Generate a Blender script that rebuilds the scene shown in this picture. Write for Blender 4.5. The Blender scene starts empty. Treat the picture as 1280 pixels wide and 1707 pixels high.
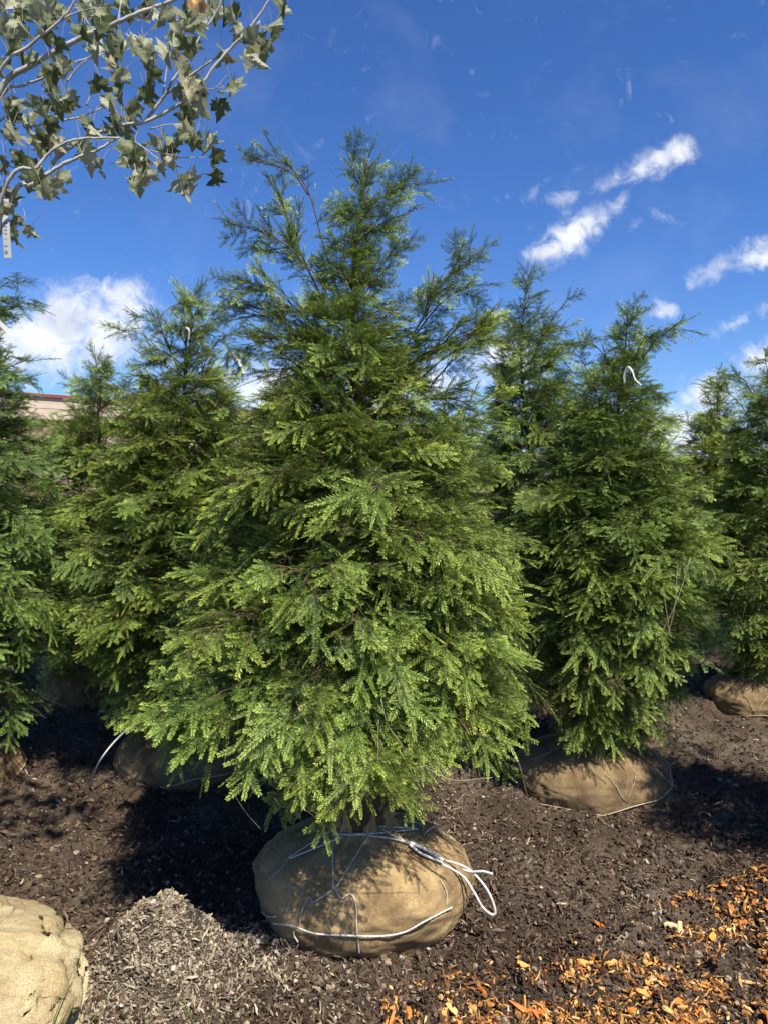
import bpy, bmesh, math, random
import numpy as np
from mathutils import Vector, Matrix, Euler, noise
from mathutils.bvhtree import BVHTree
R = math.radians
rnd = random.Random(7)
scene = bpy.context.scene
C = scene.collection

# ------------------------------------------------------------------ camera
CAM_H, PITCH, F = 1.5, R(3.0), 1200.0
cam_d = bpy.data.cameras.new('camera'); cam = bpy.data.objects.new('camera', cam_d); C.objects.link(cam)
cam.location = (0, 0, CAM_H); cam.rotation_euler = (R(90) - PITCH, 0, 0)
cam_d.sensor_fit = 'VERTICAL'; cam_d.sensor_height = 36.0; cam_d.lens = F / 1707 * 36
cam_d.clip_start = 0.05; cam_d.clip_end = 2000
scene.camera = cam
def ray(px, py):
    u = (px - 640) / F; v = (853.5 - py) / F
    return Vector((u, math.cos(PITCH) + v * math.sin(PITCH), -math.sin(PITCH) + v * math.cos(PITCH)))
CO = Vector((0, 0, CAM_H))
def at_y(px, py, Y):
    d = ray(px, py); return CO + d * (Y / d.y)

# ------------------------------------------------------------------ sky, sun, exposure
SUN_EL = R(57)
sun_dir = Vector((0.60, -0.80, 0)).normalized() * math.cos(SUN_EL) + Vector((0, 0, math.sin(SUN_EL)))
world = bpy.data.worlds.new('World'); scene.world = world; world.use_nodes = True
def build_world():
    nt = world.node_tree; N = nt.nodes; L = nt.links; N.clear()
    out = N.new('ShaderNodeOutputWorld'); bg = N.new('ShaderNodeBackground')
    sky = N.new('ShaderNodeTexSky'); sky.sky_type = 'NISHITA'; sky.sun_disc = False
    sky.sun_elevation = SUN_EL; sky.sun_rotation = math.atan2(sun_dir.x, sun_dir.y)
    sky.altitude = 200; sky.air_density = 1.0; sky.dust_density = 0.25; sky.ozone_density = 4.0
    bg.inputs['Strength'].default_value = 0.075
    tc = N.new('ShaderNodeTexCoord')
    sep = N.new('ShaderNodeSeparateXYZ'); L.new(tc.outputs['Generated'], sep.inputs[0])
    def math_(op, a, b=None, clamp=False):
        n = N.new('ShaderNodeMath'); n.operation = op; n.use_clamp = clamp
        for i, s in enumerate((a, b)):
            if s is None: continue
            if isinstance(s, (int, float)): n.inputs[i].default_value = s
            else: L.new(s, n.inputs[i])
        return n.outputs[0]
    ay = math_('MAXIMUM', math_('ABSOLUTE', sep.outputs[1]), 0.02)
    U = math_('DIVIDE', sep.outputs[0], ay); V = math_('DIVIDE', sep.outputs[2], ay)
    comb = N.new('ShaderNodeCombineXYZ'); L.new(U, comb.inputs[0]); L.new(V, comb.inputs[1])
    def fbm(scale, det, rough, dist=0.0, off=0.0):
        mp = N.new('ShaderNodeMapping'); L.new(comb.outputs[0], mp.inputs[0]); mp.inputs['Location'].default_value = (off, off * .7, 0)
        n = N.new('ShaderNodeTexNoise'); L.new(mp.outputs[0], n.inputs['Vector'])
        n.inputs['Scale'].default_value = scale; n.inputs['Detail'].default_value = det
        n.inputs['Roughness'].default_value = rough; n.inputs['Distortion'].default_value = dist
        return n.outputs[0]
    clouds = [(960,388,85,36,38,1),(905,420,42,20,18,.9),(1085,272,72,30,27,.95),(1132,252,36,32,0,.85),(1020,302,38,18,38,.8),
              (1030,337,34,18,45,.75),(945,327,40,16,10,.62),(893,315,34,11,40,.56),(1095,356,40,12,-28,.58),(1060,372,26,10,30,.55),
              (1190,450,52,24,30,.9),(1262,425,60,32,10,.85),(1100,517,34,18,0,.75),(1235,532,70,17,25,.66),(1270,602,80,40,20,1),
              (1185,655,70,40,10,1),(1145,722,100,60,0,1.1),(60,570,150,75,0,1.15),(150,545,130,85,0,1.15),(200,508,70,52,0,1.05),(330,640,120,60,0,.7),
              (480,655,120,70,0,1.1),(600,665,120,65,0,1.1),(840,605,95,60,0,1.05),(730,640,90,50,0,.9),(-150,600,200,90,0,1),(1420,560,150,60,15,1),(1500,380,120,40,25,.9)]
    tot = None
    for px, py, rx, ry, ang, s in clouds:
        d = ray(px, py)
        mp = N.new('ShaderNodeMapping'); mp.vector_type = 'TEXTURE'
        mp.inputs['Location'].default_value = (d.x / d.y, d.z / d.y, 0); mp.inputs['Rotation'].default_value = (0, 0, R(ang))
        mp.inputs['Scale'].default_value = (rx / F, ry / F, 1); L.new(comb.outputs[0], mp.inputs[0])
        ln = N.new('ShaderNodeVectorMath'); ln.operation = 'LENGTH'; L.new(mp.outputs[0], ln.inputs[0])
        q = math_('MULTIPLY', math_('SUBTRACT', 1.25, ln.outputs['Value']), s)
        q = math_('MINIMUM', q, s)
        tot = q if tot is None else math_('MAXIMUM', tot, q)
    tot = math_('MAXIMUM', tot, 0.0)
    n1 = fbm(9, 9, .62, .6); n2 = fbm(34, 8, .65, .8, 3.1)
    n = math_('ADD', math_('MULTIPLY', n1, .6), math_('MULTIPLY', n2, .5))
    dens = math_('ADD', tot, math_('MULTIPLY', math_('SUBTRACT', n, .54), 3.0))
    mr = N.new('ShaderNodeMapRange'); mr.interpolation_type = 'SMOOTHSTEP'; L.new(dens, mr.inputs['Value'])
    mr.inputs['From Min'].default_value = .30; mr.inputs['From Max'].default_value = 1.3
    # thin veil
    v1 = fbm(4.5, 7, .6, .3, 7.7)
    vr = N.new('ShaderNodeMapRange'); L.new(v1, vr.inputs['Value']); vr.inputs['From Min'].default_value = .52; vr.inputs['From Max'].default_value = .85
    vr.inputs['To Max'].default_value = .10
    ms_ = N.new('ShaderNodeMapRange'); ms_.interpolation_type = 'SMOOTHSTEP'; L.new(math_('ADD', tot, math_('MULTIPLY', math_('SUBTRACT', n2, .5), 2.2)), ms_.inputs['Value'])
    ms_.inputs['From Min'].default_value = .15; ms_.inputs['From Max'].default_value = 1.2; ms_.inputs['To Max'].default_value = .42
    alpha = math_('MAXIMUM', math_('MULTIPLY', mr.outputs[0], .96), math_('MAXIMUM', ms_.outputs[0], vr.outputs[0]))
    # mask at horizon sides
    alpha = math_('MULTIPLY', alpha, math_('GREATER_THAN', V, 0.0))
    shade = N.new('ShaderNodeMapRange'); L.new(fbm(14, 6, .55, .3, 1.7), shade.inputs['Value'])
    shade.inputs['From Min'].default_value = .3; shade.inputs['From Max'].default_value = .62
    shade.inputs['To Min'].default_value = 0; shade.inputs['To Max'].default_value = 1
    cc = N.new('ShaderNodeMix'); cc.data_type = 'RGBA'; L.new(shade.outputs[0], cc.inputs[0])
    cc.inputs[6].default_value = (5.6, 6.0, 6.8, 1); cc.inputs[7].default_value = (8.8, 8.9, 9.1, 1)
    hs = N.new('ShaderNodeHueSaturation'); hs.inputs['Saturation'].default_value = 1.15; L.new(sky.outputs[0], hs.inputs['Color'])
    wb = N.new('ShaderNodeMix'); wb.data_type = 'RGBA'; wb.blend_type = 'MULTIPLY'; wb.inputs[0].default_value = 1; L.new(hs.outputs[0], wb.inputs[6]); wb.inputs[7].default_value = (.74, .88, 1.2, 1)
    mix = N.new('ShaderNodeMix'); mix.data_type = 'RGBA'; L.new(alpha, mix.inputs[0]); L.new(wb.outputs[2], mix.inputs[6]); L.new(cc.outputs[2], mix.inputs[7])
    L.new(mix.outputs[2], bg.inputs['Color']); L.new(bg.outputs[0], out.inputs[0])
build_world()
sl = bpy.data.lights.new('sun', 'SUN'); sl.energy = 5.0; sl.angle = R(0.5); sl.color = (1.0, .95, .87)
so = bpy.data.objects.new('sun', sl); C.objects.link(so); so.location = sun_dir * 30; so.rotation_euler = sun_dir.to_track_quat('Z', 'Y').to_euler()
scene.render.engine = 'CYCLES'; scene.cycles.max_bounces = 5; scene.cycles.diffuse_bounces = 3; scene.cycles.glossy_bounces = 2; scene.cycles.transmission_bounces = 3
vs = scene.view_settings; vs.view_transform = 'Standard'; vs.look = 'None'; vs.gamma = 1; vs.use_curve_mapping = False; vs.exposure = 0.8

# ------------------------------------------------------------------ helpers
def tag(o, label=None, cat=None, group=None, kind=None):
    if label: o['label'] = label
    if cat: o['category'] = cat
    if group: o['group'] = group
    if kind: o['kind'] = kind
    return o
def link(name, me, mat=None, parent=None):
    o = bpy.data.objects.new(name, me)
    C.objects.link(o)
    if mat is not None and me is not None and len(me.materials) == 0: me.materials.append(mat)
    if parent is not None: o.parent = parent
    return o
def empty(name, loc=(0, 0, 0)):
    o = bpy.data.objects.new(name, None); C.objects.link(o); o.location = loc; o.empty_display_size = .1; return o
class MB:
    def __init__(s): s.v = []; s.f = []; s.a = []
    def add(s, vs_, fs): 
        b = len(s.v); s.v.extend(vs_); s.f.extend([tuple(i + b for i in f) for f in fs])
    def box(s, c, half, rot=None, jit=0.0, taper=1.0, rg=rnd):
        vs_ = []
        for z in (-1, 1):
            for y in (-1, 1):
                for x in (-1, 1):
                    p = Vector((x * half[0] * (taper if z > 0 else 1), y * half[1] * (taper if z > 0 else 1), z * half[2]))
                    if jit: p += Vector([rg.uniform(-jit, jit) * h for h in half])
                    if rot is not None: p = rot @ p
                    vs_.append(p + Vector(c))
        s.add(vs_, [(0,2,3,1),(4,5,7,6),(0,1,5,4),(2,6,7,3),(0,4,6,2),(1,3,7,5)])
    def tube(s, pts, rad, sides=6, caps=True):
        n = len(pts)
        if n < 2: return
        if isinstance(rad, (int, float)): rad = [rad] * n
        pts = [Vector(p) for p in pts]; vs_ = []; nrm = None
        for i, p in enumerate(pts):
            t = (pts[min(i + 1, n - 1)] - pts[max(i - 1, 0)])
            t = t.normalized() if t.length > 1e-9 else Vector((0, 0, 1))
            if nrm is None: nrm = t.orthogonal().normalized()
            nrm = nrm - t * nrm.dot(t)
            nrm = nrm.normalized() if nrm.length > 1e-6 else t.orthogonal().normalized()
            b = t.cross(nrm)
            for k in range(sides):
                a = 2 * math.pi * k / sides
                vs_.append(p + (nrm * math.cos(a) + b * math.sin(a)) * rad[i])
        fs = []
        for i in range(n - 1):
            for k in range(sides):
                k2 = (k + 1) % sides
                fs.append((i*sides+k, i*sides+k2, (i+1)*sides+k2, (i+1)*sides+k))
        if caps:
            fs.append(tuple(range(sides - 1, -1, -1))); fs.append(tuple((n - 1) * sides + k for k in range(sides)))
        s.add(vs_, fs)
    def mesh(s, name, smooth=False):
        me = bpy.data.meshes.new(name); me.from_pydata([tuple(v) for v in s.v], [], s.f); me.update()
        if smooth: me.polygons.foreach_set('use_smooth', [True] * len(me.polygons))
        return me
def catmull(pts, k=6):
    pts = [Vector(p) for p in pts]
    if len(pts) < 3: return [pts[0].lerp(pts[-1], i / k) for i in range(k + 1)]
    P = [pts[0] * 2 - pts[1]] + pts + [pts[-1] * 2 - pts[-2]]; out = []
    for i in range(1, len(P) - 2):
        a, b, c, d = P[i-1], P[i], P[i+1], P[i+2]
        for j in range(k):
            t = j / k
            out.append(.5 * ((2*b) + (c - a) * t + (2*a - 5*b + 4*c - d) * t*t + (3*b - a - 3*c + d) * t**3))
    out.append(pts[-1]); return out
_rg = np.random.RandomState(11); _tab = _rg.rand(256, 256)
def vnoise(x, y, s=0):
    x = np.asarray(x, float) + s * 17.31; y = np.asarray(y, float) + s * 9.73
    xi = np.floor(x).astype(int); yi = np.floor(y).astype(int); fx = x - xi; fy = y - yi
    fx = fx*fx*(3-2*fx); fy = fy*fy*(3-2*fy)
    g = lambda a, b: _tab[a % 256, b % 256]
    return (g(xi,yi)*(1-fx)+g(xi+1,yi)*fx)*(1-fy)+(g(xi,yi+1)*(1-fx)+g(xi+1,yi+1)*fx)*fy
def fbm(x, y, o=4, s=0):
    t = 0; a = .5
    for i in range(o): t = t + a * (vnoise(x * 2**i, y * 2**i, s + i) - .5); a *= .5
    return t

# ------------------------------------------------------------------ materials
def newmat(name):
    m = bpy.data.materials.new(name); m.use_nodes = True; nt = m.node_tree; nt.nodes.clear()
    out = nt.nodes.new('ShaderNodeOutputMaterial'); b = nt.nodes.new('ShaderNodeBsdfPrincipled'); nt.links.new(b.outputs[0], out.inputs[0])
    return m, nt, b, out
def ramp(nt, src, stops):
    r = nt.nodes.new('ShaderNodeValToRGB'); nt.links.new(src, r.inputs[0]); e = r.color_ramp.elements
    while len(e) < len(stops): e.new(.5)
    for el, (p, c) in zip(e, stops): el.position = p; el.color = (*c, 1)
    return r.outputs[0]
def tex(nt, scale, det=6, rough=.6, coord='Object', dist=0, kind='Noise', sc3=None):
    tc = nt.nodes.new('ShaderNodeTexCoord'); v = tc.outputs[coord]
    if sc3:
        mp = nt.nodes.new('ShaderNodeMapping'); mp.inputs['Scale'].default_value = sc3; nt.links.new(v, mp.inputs[0]); v = mp.outputs[0]
    n = nt.nodes.new('ShaderNodeTex' + kind); nt.links.new(v, n.inputs['Vector']); n.inputs['Scale'].default_value = scale
    if kind == 'Noise':
        n.inputs['Detail'].default_value = det; n.inputs['Roughness'].default_value = rough; n.inputs['Distortion'].default_value = dist
    return n.outputs[0]
def bump(nt, b, h, st=.5, d=.01):
    bp = nt.nodes.new('ShaderNodeBump'); bp.inputs['Strength'].default_value = st; bp.inputs['Distance'].default_value = d
    nt.links.new(h, bp.inputs['Height']); nt.links.new(bp.outputs[0], b.inputs['Normal'])
def nmat(name, stops, scale=8, rough=.8, bs=0, bd=.01, coord='Object', sc3=None, det=6):
    m, nt, b, out = newmat(name); n = tex(nt, scale, det, coord=coord, sc3=sc3)
    nt.links.new(ramp(nt, n, stops), b.inputs['Base Color']); b.inputs['Roughness'].default_value = rough
    b.inputs['Specular IOR Level'].default_value = .3
    if bs: bump(nt, b, n, bs, bd)
    return m
def instmat(name, stops, rough=.8, transl=0, objrand=True):
    """colour from a per-instance / per-object random number"""
    m, nt, b, out = newmat(name); oi = nt.nodes.new('ShaderNodeObjectInfo')
    n = tex(nt, 60, 4); mx = nt.nodes.new('ShaderNodeMath'); mx.operation = 'MULTIPLY_ADD'
    nt.links.new(n, mx.inputs[0]); mx.inputs[1].default_value = .5; ad = nt.nodes.new('ShaderNodeMath'); ad.operation = 'SUBTRACT'
    nt.links.new(oi.outputs['Random'], ad.inputs[0]); ad.inputs[1].default_value = .25; nt.links.new(ad.outputs[0], mx.inputs[2])
    col = ramp(nt, mx.outputs[0], stops); nt.links.new(col, b.inputs['Base Color']); b.inputs['Roughness'].default_value = rough
    b.inputs['Specular IOR Level'].default_value = .3
    if transl:
        t = nt.nodes.new('ShaderNodeBsdfTranslucent'); nt.links.new(col, t.inputs[0]); ms = nt.nodes.new('ShaderNodeMixShader'); ms.inputs[0].default_value = transl
        nt.links.new(b.outputs[0], ms.inputs[1]); nt.links.new(t.outputs[0], ms.inputs[2]); nt.links.new(ms.outputs[0], out.inputs[0])
    return m
M = {}
def needle_mat():
    m, nt, b, out = newmat('needles'); L = nt.links
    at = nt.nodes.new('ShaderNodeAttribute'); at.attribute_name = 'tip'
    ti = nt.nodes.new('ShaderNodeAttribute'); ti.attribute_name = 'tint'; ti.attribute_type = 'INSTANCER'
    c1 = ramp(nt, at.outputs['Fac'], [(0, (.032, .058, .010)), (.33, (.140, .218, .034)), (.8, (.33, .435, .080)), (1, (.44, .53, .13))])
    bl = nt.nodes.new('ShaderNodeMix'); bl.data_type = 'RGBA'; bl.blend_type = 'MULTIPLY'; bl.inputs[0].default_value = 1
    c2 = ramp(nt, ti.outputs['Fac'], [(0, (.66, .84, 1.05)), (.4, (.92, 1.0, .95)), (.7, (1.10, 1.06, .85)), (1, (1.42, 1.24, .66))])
    L.new(c1, bl.inputs[6]); L.new(c2, bl.inputs[7]); col = bl.outputs[2]
    L.new(col, b.inputs['Base Color']); b.inputs['Roughness'].default_value = .5; b.inputs['Specular IOR Level'].default_value = .3
    t = nt.nodes.new('ShaderNodeBsdfTranslucent'); L.new(col, t.inputs[0])
    ms = nt.nodes.new('ShaderNodeMixShader'); ms.inputs[0].default_value = .14
    L.new(b.outputs[0], ms.inputs[1]); L.new(t.outputs[0], ms.inputs[2]); L.new(ms.outputs[0], out.inputs[0])
    return m
M['needle'] = needle_mat()
M['twig'] = nmat('twig_bark', [(.3, (.06, .038, .02)), (.7, (.16, .105, .055))], 40)
M['bark'] = nmat('hemlock_bark', [(.3, (.045, .03, .02)), (.7, (.13, .085, .05))], 30, bs=.6, sc3=(1, 1, .25))
M['maplebark'] = nmat('maple_bark', [(.3, (.22, .20, .17)), (.5, (.40, .38, .33)), (.75, (.55, .53, .47))], 26, .75, bs=.4, bd=.004)
M['rope'] = nmat('white_twine', [(.3, (.36, .34, .29)), (.7, (.66, .64, .58))], 90, .7, bs=.5, bd=.002)
M['tan_twine'] = nmat('tan_twine', [(.3, (.30, .24, .16)), (.7, (.52, .44, .32))], 90, .8)
M['straw'] = nmat('dry_straw', [(.3, (.30, .23, .13)), (.7, (.52, .43, .27))], 30, .7)
M['ribbon'] = nmat('pale_ribbon', [(.3, (.42, .40, .38)), (.7, (.56, .54, .52))], 20, .5)
M['grass'] = nmat('grass_blade', [(.3, (.07, .12, .02)), (.7, (.17, .24, .05))], 20, .5)
M['hose'] = nmat('green_hose', [(.3, (.0, .20, .06)), (.7, (.01, .34, .11))], 20, .35)
def burlap_mat(name, stops, weave=.006, stain=(.13, .075, .035)):
    m, nt, b, out = newmat(name); L = nt.links
    tc = nt.nodes.new('ShaderNodeTexCoord'); sp = nt.nodes.new('ShaderNodeSeparateXYZ'); L.new(tc.outputs['UV'], sp.inputs[0])
    nz = tex(nt, 25, 3); hs = []
    for i in (0, 1):
        ma = nt.nodes.new('ShaderNodeMath'); ma.operation = 'MULTIPLY'; L.new(sp.outputs[i], ma.inputs[0]); ma.inputs[1].default_value = 2 * math.pi / weave
        md = nt.nodes.new('ShaderNodeMath'); md.operation = 'MULTIPLY_ADD'; L.new(nz, md.inputs[0]); md.inputs[1].default_value = 9; L.new(ma.outputs[0], md.inputs[2])
        si = nt.nodes.new('ShaderNodeMath'); si.operation = 'SINE'; L.new(md.outputs[0], si.inputs[0]); hs.append(si.outputs[0])
    w = nt.nodes.new('ShaderNodeMath'); w.operation = 'MULTIPLY'; L.new(hs[0], w.inputs[0]); L.new(hs[1], w.inputs[1])
    fine = tex(nt, 160, 3, .7); big = tex(nt, 6, 6, .65)
    col = ramp(nt, big, stops)
    st = ramp(nt, tex(nt, 3.3, 8, .72, dist=.8), [(.45, (0, 0, 0)), (.63, (.82, .82, .82))])
    mx = nt.nodes.new('ShaderNodeMix'); mx.data_type = 'RGBA'; L.new(st, mx.inputs[0]); L.new(col, mx.inputs[6]); mx.inputs[7].default_value = (*stain, 1)
    wv = nt.nodes.new('ShaderNodeMapRange'); L.new(w.outputs[0], wv.inputs[0]); wv.inputs[1].default_value = -1; wv.inputs[2].default_value = 1; wv.inputs[3].default_value = .72; wv.inputs[4].default_value = 1.12
    fv = nt.nodes.new('ShaderNodeMapRange'); L.new(fine, fv.inputs[0]); fv.inputs[1].default_value = .25; fv.inputs[2].default_value = .75; fv.inputs[3].default_value = .65; fv.inputs[4].default_value = 1.25
    pr = nt.nodes.new('ShaderNodeMath'); pr.operation = 'MULTIPLY'; L.new(wv.outputs[0], pr.inputs[0]); L.new(fv.outputs[0], pr.inputs[1])
    vm = nt.nodes.new('ShaderNodeVectorMath'); vm.operation = 'SCALE'; L.new(mx.outputs[2], vm.inputs[0]); L.new(pr.outputs[0], vm.inputs['Scale'])
    L.new(vm.outputs[0], b.inputs['Base Color']); b.inputs['Roughness'].default_value = .95; b.inputs['Specular IOR Level'].default_value = .15
    ad = nt.nodes.new('ShaderNodeMath'); ad.operation = 'ADD'; L.new(pr.outputs[0], ad.inputs[0]); L.new(big, ad.inputs[1])
    bump(nt, b, ad.outputs[0], .6, .004)
    return m
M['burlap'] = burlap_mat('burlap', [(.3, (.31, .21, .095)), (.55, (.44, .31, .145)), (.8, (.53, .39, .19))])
M['burlap_soiled_shaded'] = burlap_mat('soiled_shaded_burlap', [(.3, (.17, .115, .06)), (.55, (.27, .185, .09)), (.8, (.38, .27, .135))], .006, (.075, .045, .025))  # rear balls: soiled cloth, with the shade under their crowns put into the colour
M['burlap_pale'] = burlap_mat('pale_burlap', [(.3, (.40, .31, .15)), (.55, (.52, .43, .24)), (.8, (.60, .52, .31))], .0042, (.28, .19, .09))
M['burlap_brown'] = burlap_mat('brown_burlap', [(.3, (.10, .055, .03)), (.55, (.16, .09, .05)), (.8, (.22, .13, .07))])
M['mulch'] = instmat('bark_mulch', [(0, (.019, .011, .006)), (.35, (.046, .026, .014)), (.68, (.086, .052, .029)), (.92, (.15, .102, .064)), (1, (.28, .21, .14))], .75)
M['drymulch'] = instmat('dry_mulch', [(0, (.10, .075, .05)), (.4, (.22, .175, .115)), (.8, (.36, .295, .20)), (1, (.48, .41, .29))], .9)
M['orange'] = instmat('orange_wood', [(0, (.34, .085, .02)), (.35, (.56, .18, .03)), (.65, (.68, .28, .05)), (.85, (.70, .42, .14)), (1, (.66, .48, .26))], .6)
M['amber'] = instmat('amber_litter', [(0, (.03, .017, .010)), (.3, (.085, .040, .016)), (.5, (.26, .105, .025)), (.8, (.50, .24, .06)), (1, (.56, .38, .16))], .8)
def ground_mat():
    m, nt, b, out = newmat('mulch_ground'); L = nt.links
    a = tex(nt, 1.7, 6, .6); f = tex(nt, 45, 8, .75, dist=1.0); 
    base = ramp(nt, f, [(.25, (.017, .010, .0055)), (.5, (.050, .031, .0175)), (.68, (.112, .074, .044)), (.85, (.20, .145, .095))])
    dry = ramp(nt, f, [(.25, (.045, .031, .019)), (.5, (.122, .088, .056)), (.8, (.26, .20, .135))])
    mk = ramp(nt, a, [(.42, (0, 0, 0)), (.58, (1, 1, 1))])
    mx = nt.nodes.new('ShaderNodeMix'); mx.data_type = 'RGBA'; L.new(mk, mx.inputs[0]); L.new(base, mx.inputs[6]); L.new(dry, mx.inputs[7])
    L.new(mx.outputs[2], b.inputs['Base Color']); b.inputs['Roughness'].default_value = .85; b.inputs['Specular IOR Level'].default_value = .3
    bump(nt, b, f, 1.0, .02); return m
M['ground'] = ground_mat()
M['leaf'] = instmat('maple_leaf', [(0, (.075, .095, .032)), (.25, (.15, .175, .075)), (.5, (.26, .28, .15)), (.78, (.35, .36, .225)), (.95, (.42, .41, .27)), (1, (.40, .33, .16))], .5, .3)
def leaf_detail():
    m = M['leaf']; nt = m.node_tree; L = nt.links; b = [n for n in nt.nodes if n.type == 'BSDF_PRINCIPLED'][0]; tc = nt.nodes.new('ShaderNodeTexCoord'); sp = nt.nodes.new('ShaderNodeSeparateXYZ'); L.new(tc.outputs['Object'], sp.inputs[0])
    def mt(op, a, c):
        n = nt.nodes.new('ShaderNodeMath'); n.operation = op
        for i, q in enumerate((a, c)):
            if isinstance(q, (int, float)): n.inputs[i].default_value = q
            else: L.new(q, n.inputs[i])
        return n.outputs[0]
    ax = mt('ABSOLUTE', sp.outputs[0], 0); w = mt('SINE', mt('MULTIPLY', mt('SUBTRACT', sp.outputs[1], mt('MULTIPLY', ax, .8)), 30), 0); mid = mt('LESS_THAN', ax, .018)
    v = mt('MAXIMUM', mt('MULTIPLY', mt('GREATER_THAN', w, .93), .5), mid); mo = tex(nt, 4.5, 5, .65); src = b.inputs['Base Color'].links[0].from_socket
    g = mt('ADD', mt('MULTIPLY', mo, .7), mt('ADD', .72, mt('MULTIPLY', v, .28))); sc = nt.nodes.new('ShaderNodeVectorMath'); sc.operation = 'SCALE'; L.new(src, sc.inputs[0]); L.new(g, sc.inputs['Scale']); L.new(sc.outputs[0], b.inputs['Base Color'])
    bump(nt, b, mo, .25, .03)
leaf_detail()
M['leaf_red'] = nmat('maple_leaf_turning', [(.3, (.32, .10, .03)), (.7, (.42, .30, .08))], 25, .55)

# ------------------------------------------------------------------ ground
MOUND = [(-.65, 2.06, .20, .19), (1.62, 2.42, .45, .10), (.35, 2.0, .3, .02), (1.5, 4.6, .5, .06), (-.95, 2.6, .5, .03), (.9, 2.55, .4, .03)]
BALLS = []   # filled below: (x, y, a)
def gz(x, y):
    x = np.asarray(x, float); y = np.asarray(y, float)
    s = np.clip(y - 2, 0, 8); z = .0524 * s
    near = np.clip(1.6 - np.abs(y - 3) / 8, 0, 1)
    z = z + near * (.075 * fbm(x * 1.3, y * 1.3, 3, 1) + .12 * fbm(x * 5, y * 5, 3, 5) + .06 * fbm(x * 17, y * 17, 3, 9))
    for mx, my, mr, ma in MOUND:
        q = ((x - mx)**2 + (y - my)**2) / mr**2
        z = z + ma * np.exp(-q * 1.3) * (1 + 1.3 * fbm(x * 11 + 3, y * 11, 3, 31))
    return z
def gz1(x, y): return float(gz(np.array([x]), np.array([y]))[0])
def gpt(px, py):
    d = ray(px, py); t = .5
    for _ in range(60):
        p = CO + d * t; t += (p.z - gz1(p.x, p.y)) / max(.2, -d.z + .05) * .7
    return CO + d * t
def gpts(L_):
    D = np.array([tuple(ray(*p)) for p in L_]); t = np.full(len(D), .5)
    for _ in range(40):
        P = D * t[:, None]; P[:, 2] += CAM_H; t = t + (P[:, 2] - gz(P[:, 0], P[:, 1])) / np.maximum(.2, -D[:, 2] + .05) * .7
    P = D * t[:, None]; P[:, 2] += CAM_H; return [Vector(p) for p in P]
def axis(fine0, fine1, st, lo, hi, g=1.13):
    a = list(np.arange(fine0, fine1, st)); s = st; p = a[-1]
    while p < hi: s *= g; p += s; a.append(p)
    s = st; p = a[0]; pre = []
    while p > lo: s *= g; p -= s; pre.append(p)
    return np.array(pre[::-1] + a)
xs = axis(-2.0, 2.2, .0125, -400, 400); ys = axis(1.35, 4.4, .0125, -60, 700)
X, Y = np.meshgrid(xs, ys); Z = gz(X, Y)
nv = np.stack([X.ravel(), Y.ravel(), Z.ravel()], 1); W_, H_ = len(xs), len(ys)
I = np.arange((H_ - 1) * W_).reshape(H_ - 1, W_)[:, :-1].ravel()
fc = np.stack([I, I + 1, I + 1 + W_, I + W_], 1)
me = bpy.data.meshes.new('ground'); me.vertices.add(len(nv)); me.vertices.foreach_set('co', nv.ravel())
me.loops.add(fc.size); me.loops.foreach_set('vertex_index', fc.ravel().astype(np.int32)); me.polygons.add(len(fc))
me.polygons.foreach_set('loop_start', np.arange(0, fc.size, 4, dtype=np.int32)); me.update(calc_edges=True); me.validate()
ground = link('ground', me, M['ground']); tag(ground, kind='structure', label='dark brown shredded bark mulch ground under the trees')

# ------------------------------------------------------------------ instancing of uncountable pieces (needle sprays, mulch shreds)
def source_collection(name, meshes):
    c = bpy.data.collections.new(name)
    for i, m_ in enumerate(meshes):
        o = bpy.data.objects.new('%s_%02d' % (name, i), m_); c.objects.link(o)
    return c
def instancer_group(name, coll):
    g = bpy.data.node_groups.new(name, 'GeometryNodeTree'); g.interface.new_socket('Geometry', in_out='INPUT', socket_type='NodeSocketGeometry')
    g.interface.new_socket('Geometry', in_out='OUTPUT', socket_type='NodeSocketGeometry'); N = g.nodes; L = g.links
    i = N.new('NodeGroupInput'); o = N.new('NodeGroupOutput'); ip = N.new('GeometryNodeInstanceOnPoints'); ci = N.new('GeometryNodeCollectionInfo')
    ci.inputs['Collection'].default_value = coll; ci.inputs['Separate Children'].default_value = True; ci.inputs['Reset Children'].default_value = True
    def na(nm, t):
        n = N.new('GeometryNodeInputNamedAttribute'); n.data_type = t; n.inputs['Name'].default_value = nm; return n.outputs['Attribute']
    L.new(i.outputs[0], ip.inputs['Points']); L.new(ci.outputs[0], ip.inputs['Instance']); ip.inputs['Pick Instance'].default_value = True
    L.new(na('idx', 'INT'), ip.inputs['Instance Index']); L.new(na('rot', 'FLOAT_VECTOR'), ip.inputs['Rotation']); L.new(na('scl', 'FLOAT_VECTOR'), ip.inputs['Scale'])
    L.new(ip.outputs[0], o.inputs[0]); return g
def scatter(name, group, pts, rots, scls, idxs, tints=None, parent=None):
    me = bpy.data.meshes.new(name); n = len(pts); me.vertices.add(n); me.vertices.foreach_set('co', np.array(pts, float).ravel())
    a = me.attributes.new('rot', 'FLOAT_VECTOR', 'POINT'); a.data.foreach_set('vector', np.array(rots, float).ravel())
    a = me.attributes.new('scl', 'FLOAT_VECTOR', 'POINT')
    s = np.array(scls, float); s = np.repeat(s[:, None], 3, 1) if s.ndim == 1 else s; a.data.foreach_set('vector', s.ravel())
    a = me.attributes.new('idx', 'INT', 'POINT'); a.data.foreach_set('value', np.array(idxs, np.int32))
    if tints is not None:
        a = me.attributes.new('tint', 'FLOAT', 'POINT'); a.data.foreach_set('value', np.array(tints, np.float32))
    o = link(name, me, None, parent); md = o.modifiers.new('scatter', 'NODES'); md.node_group = group
    return o

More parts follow.
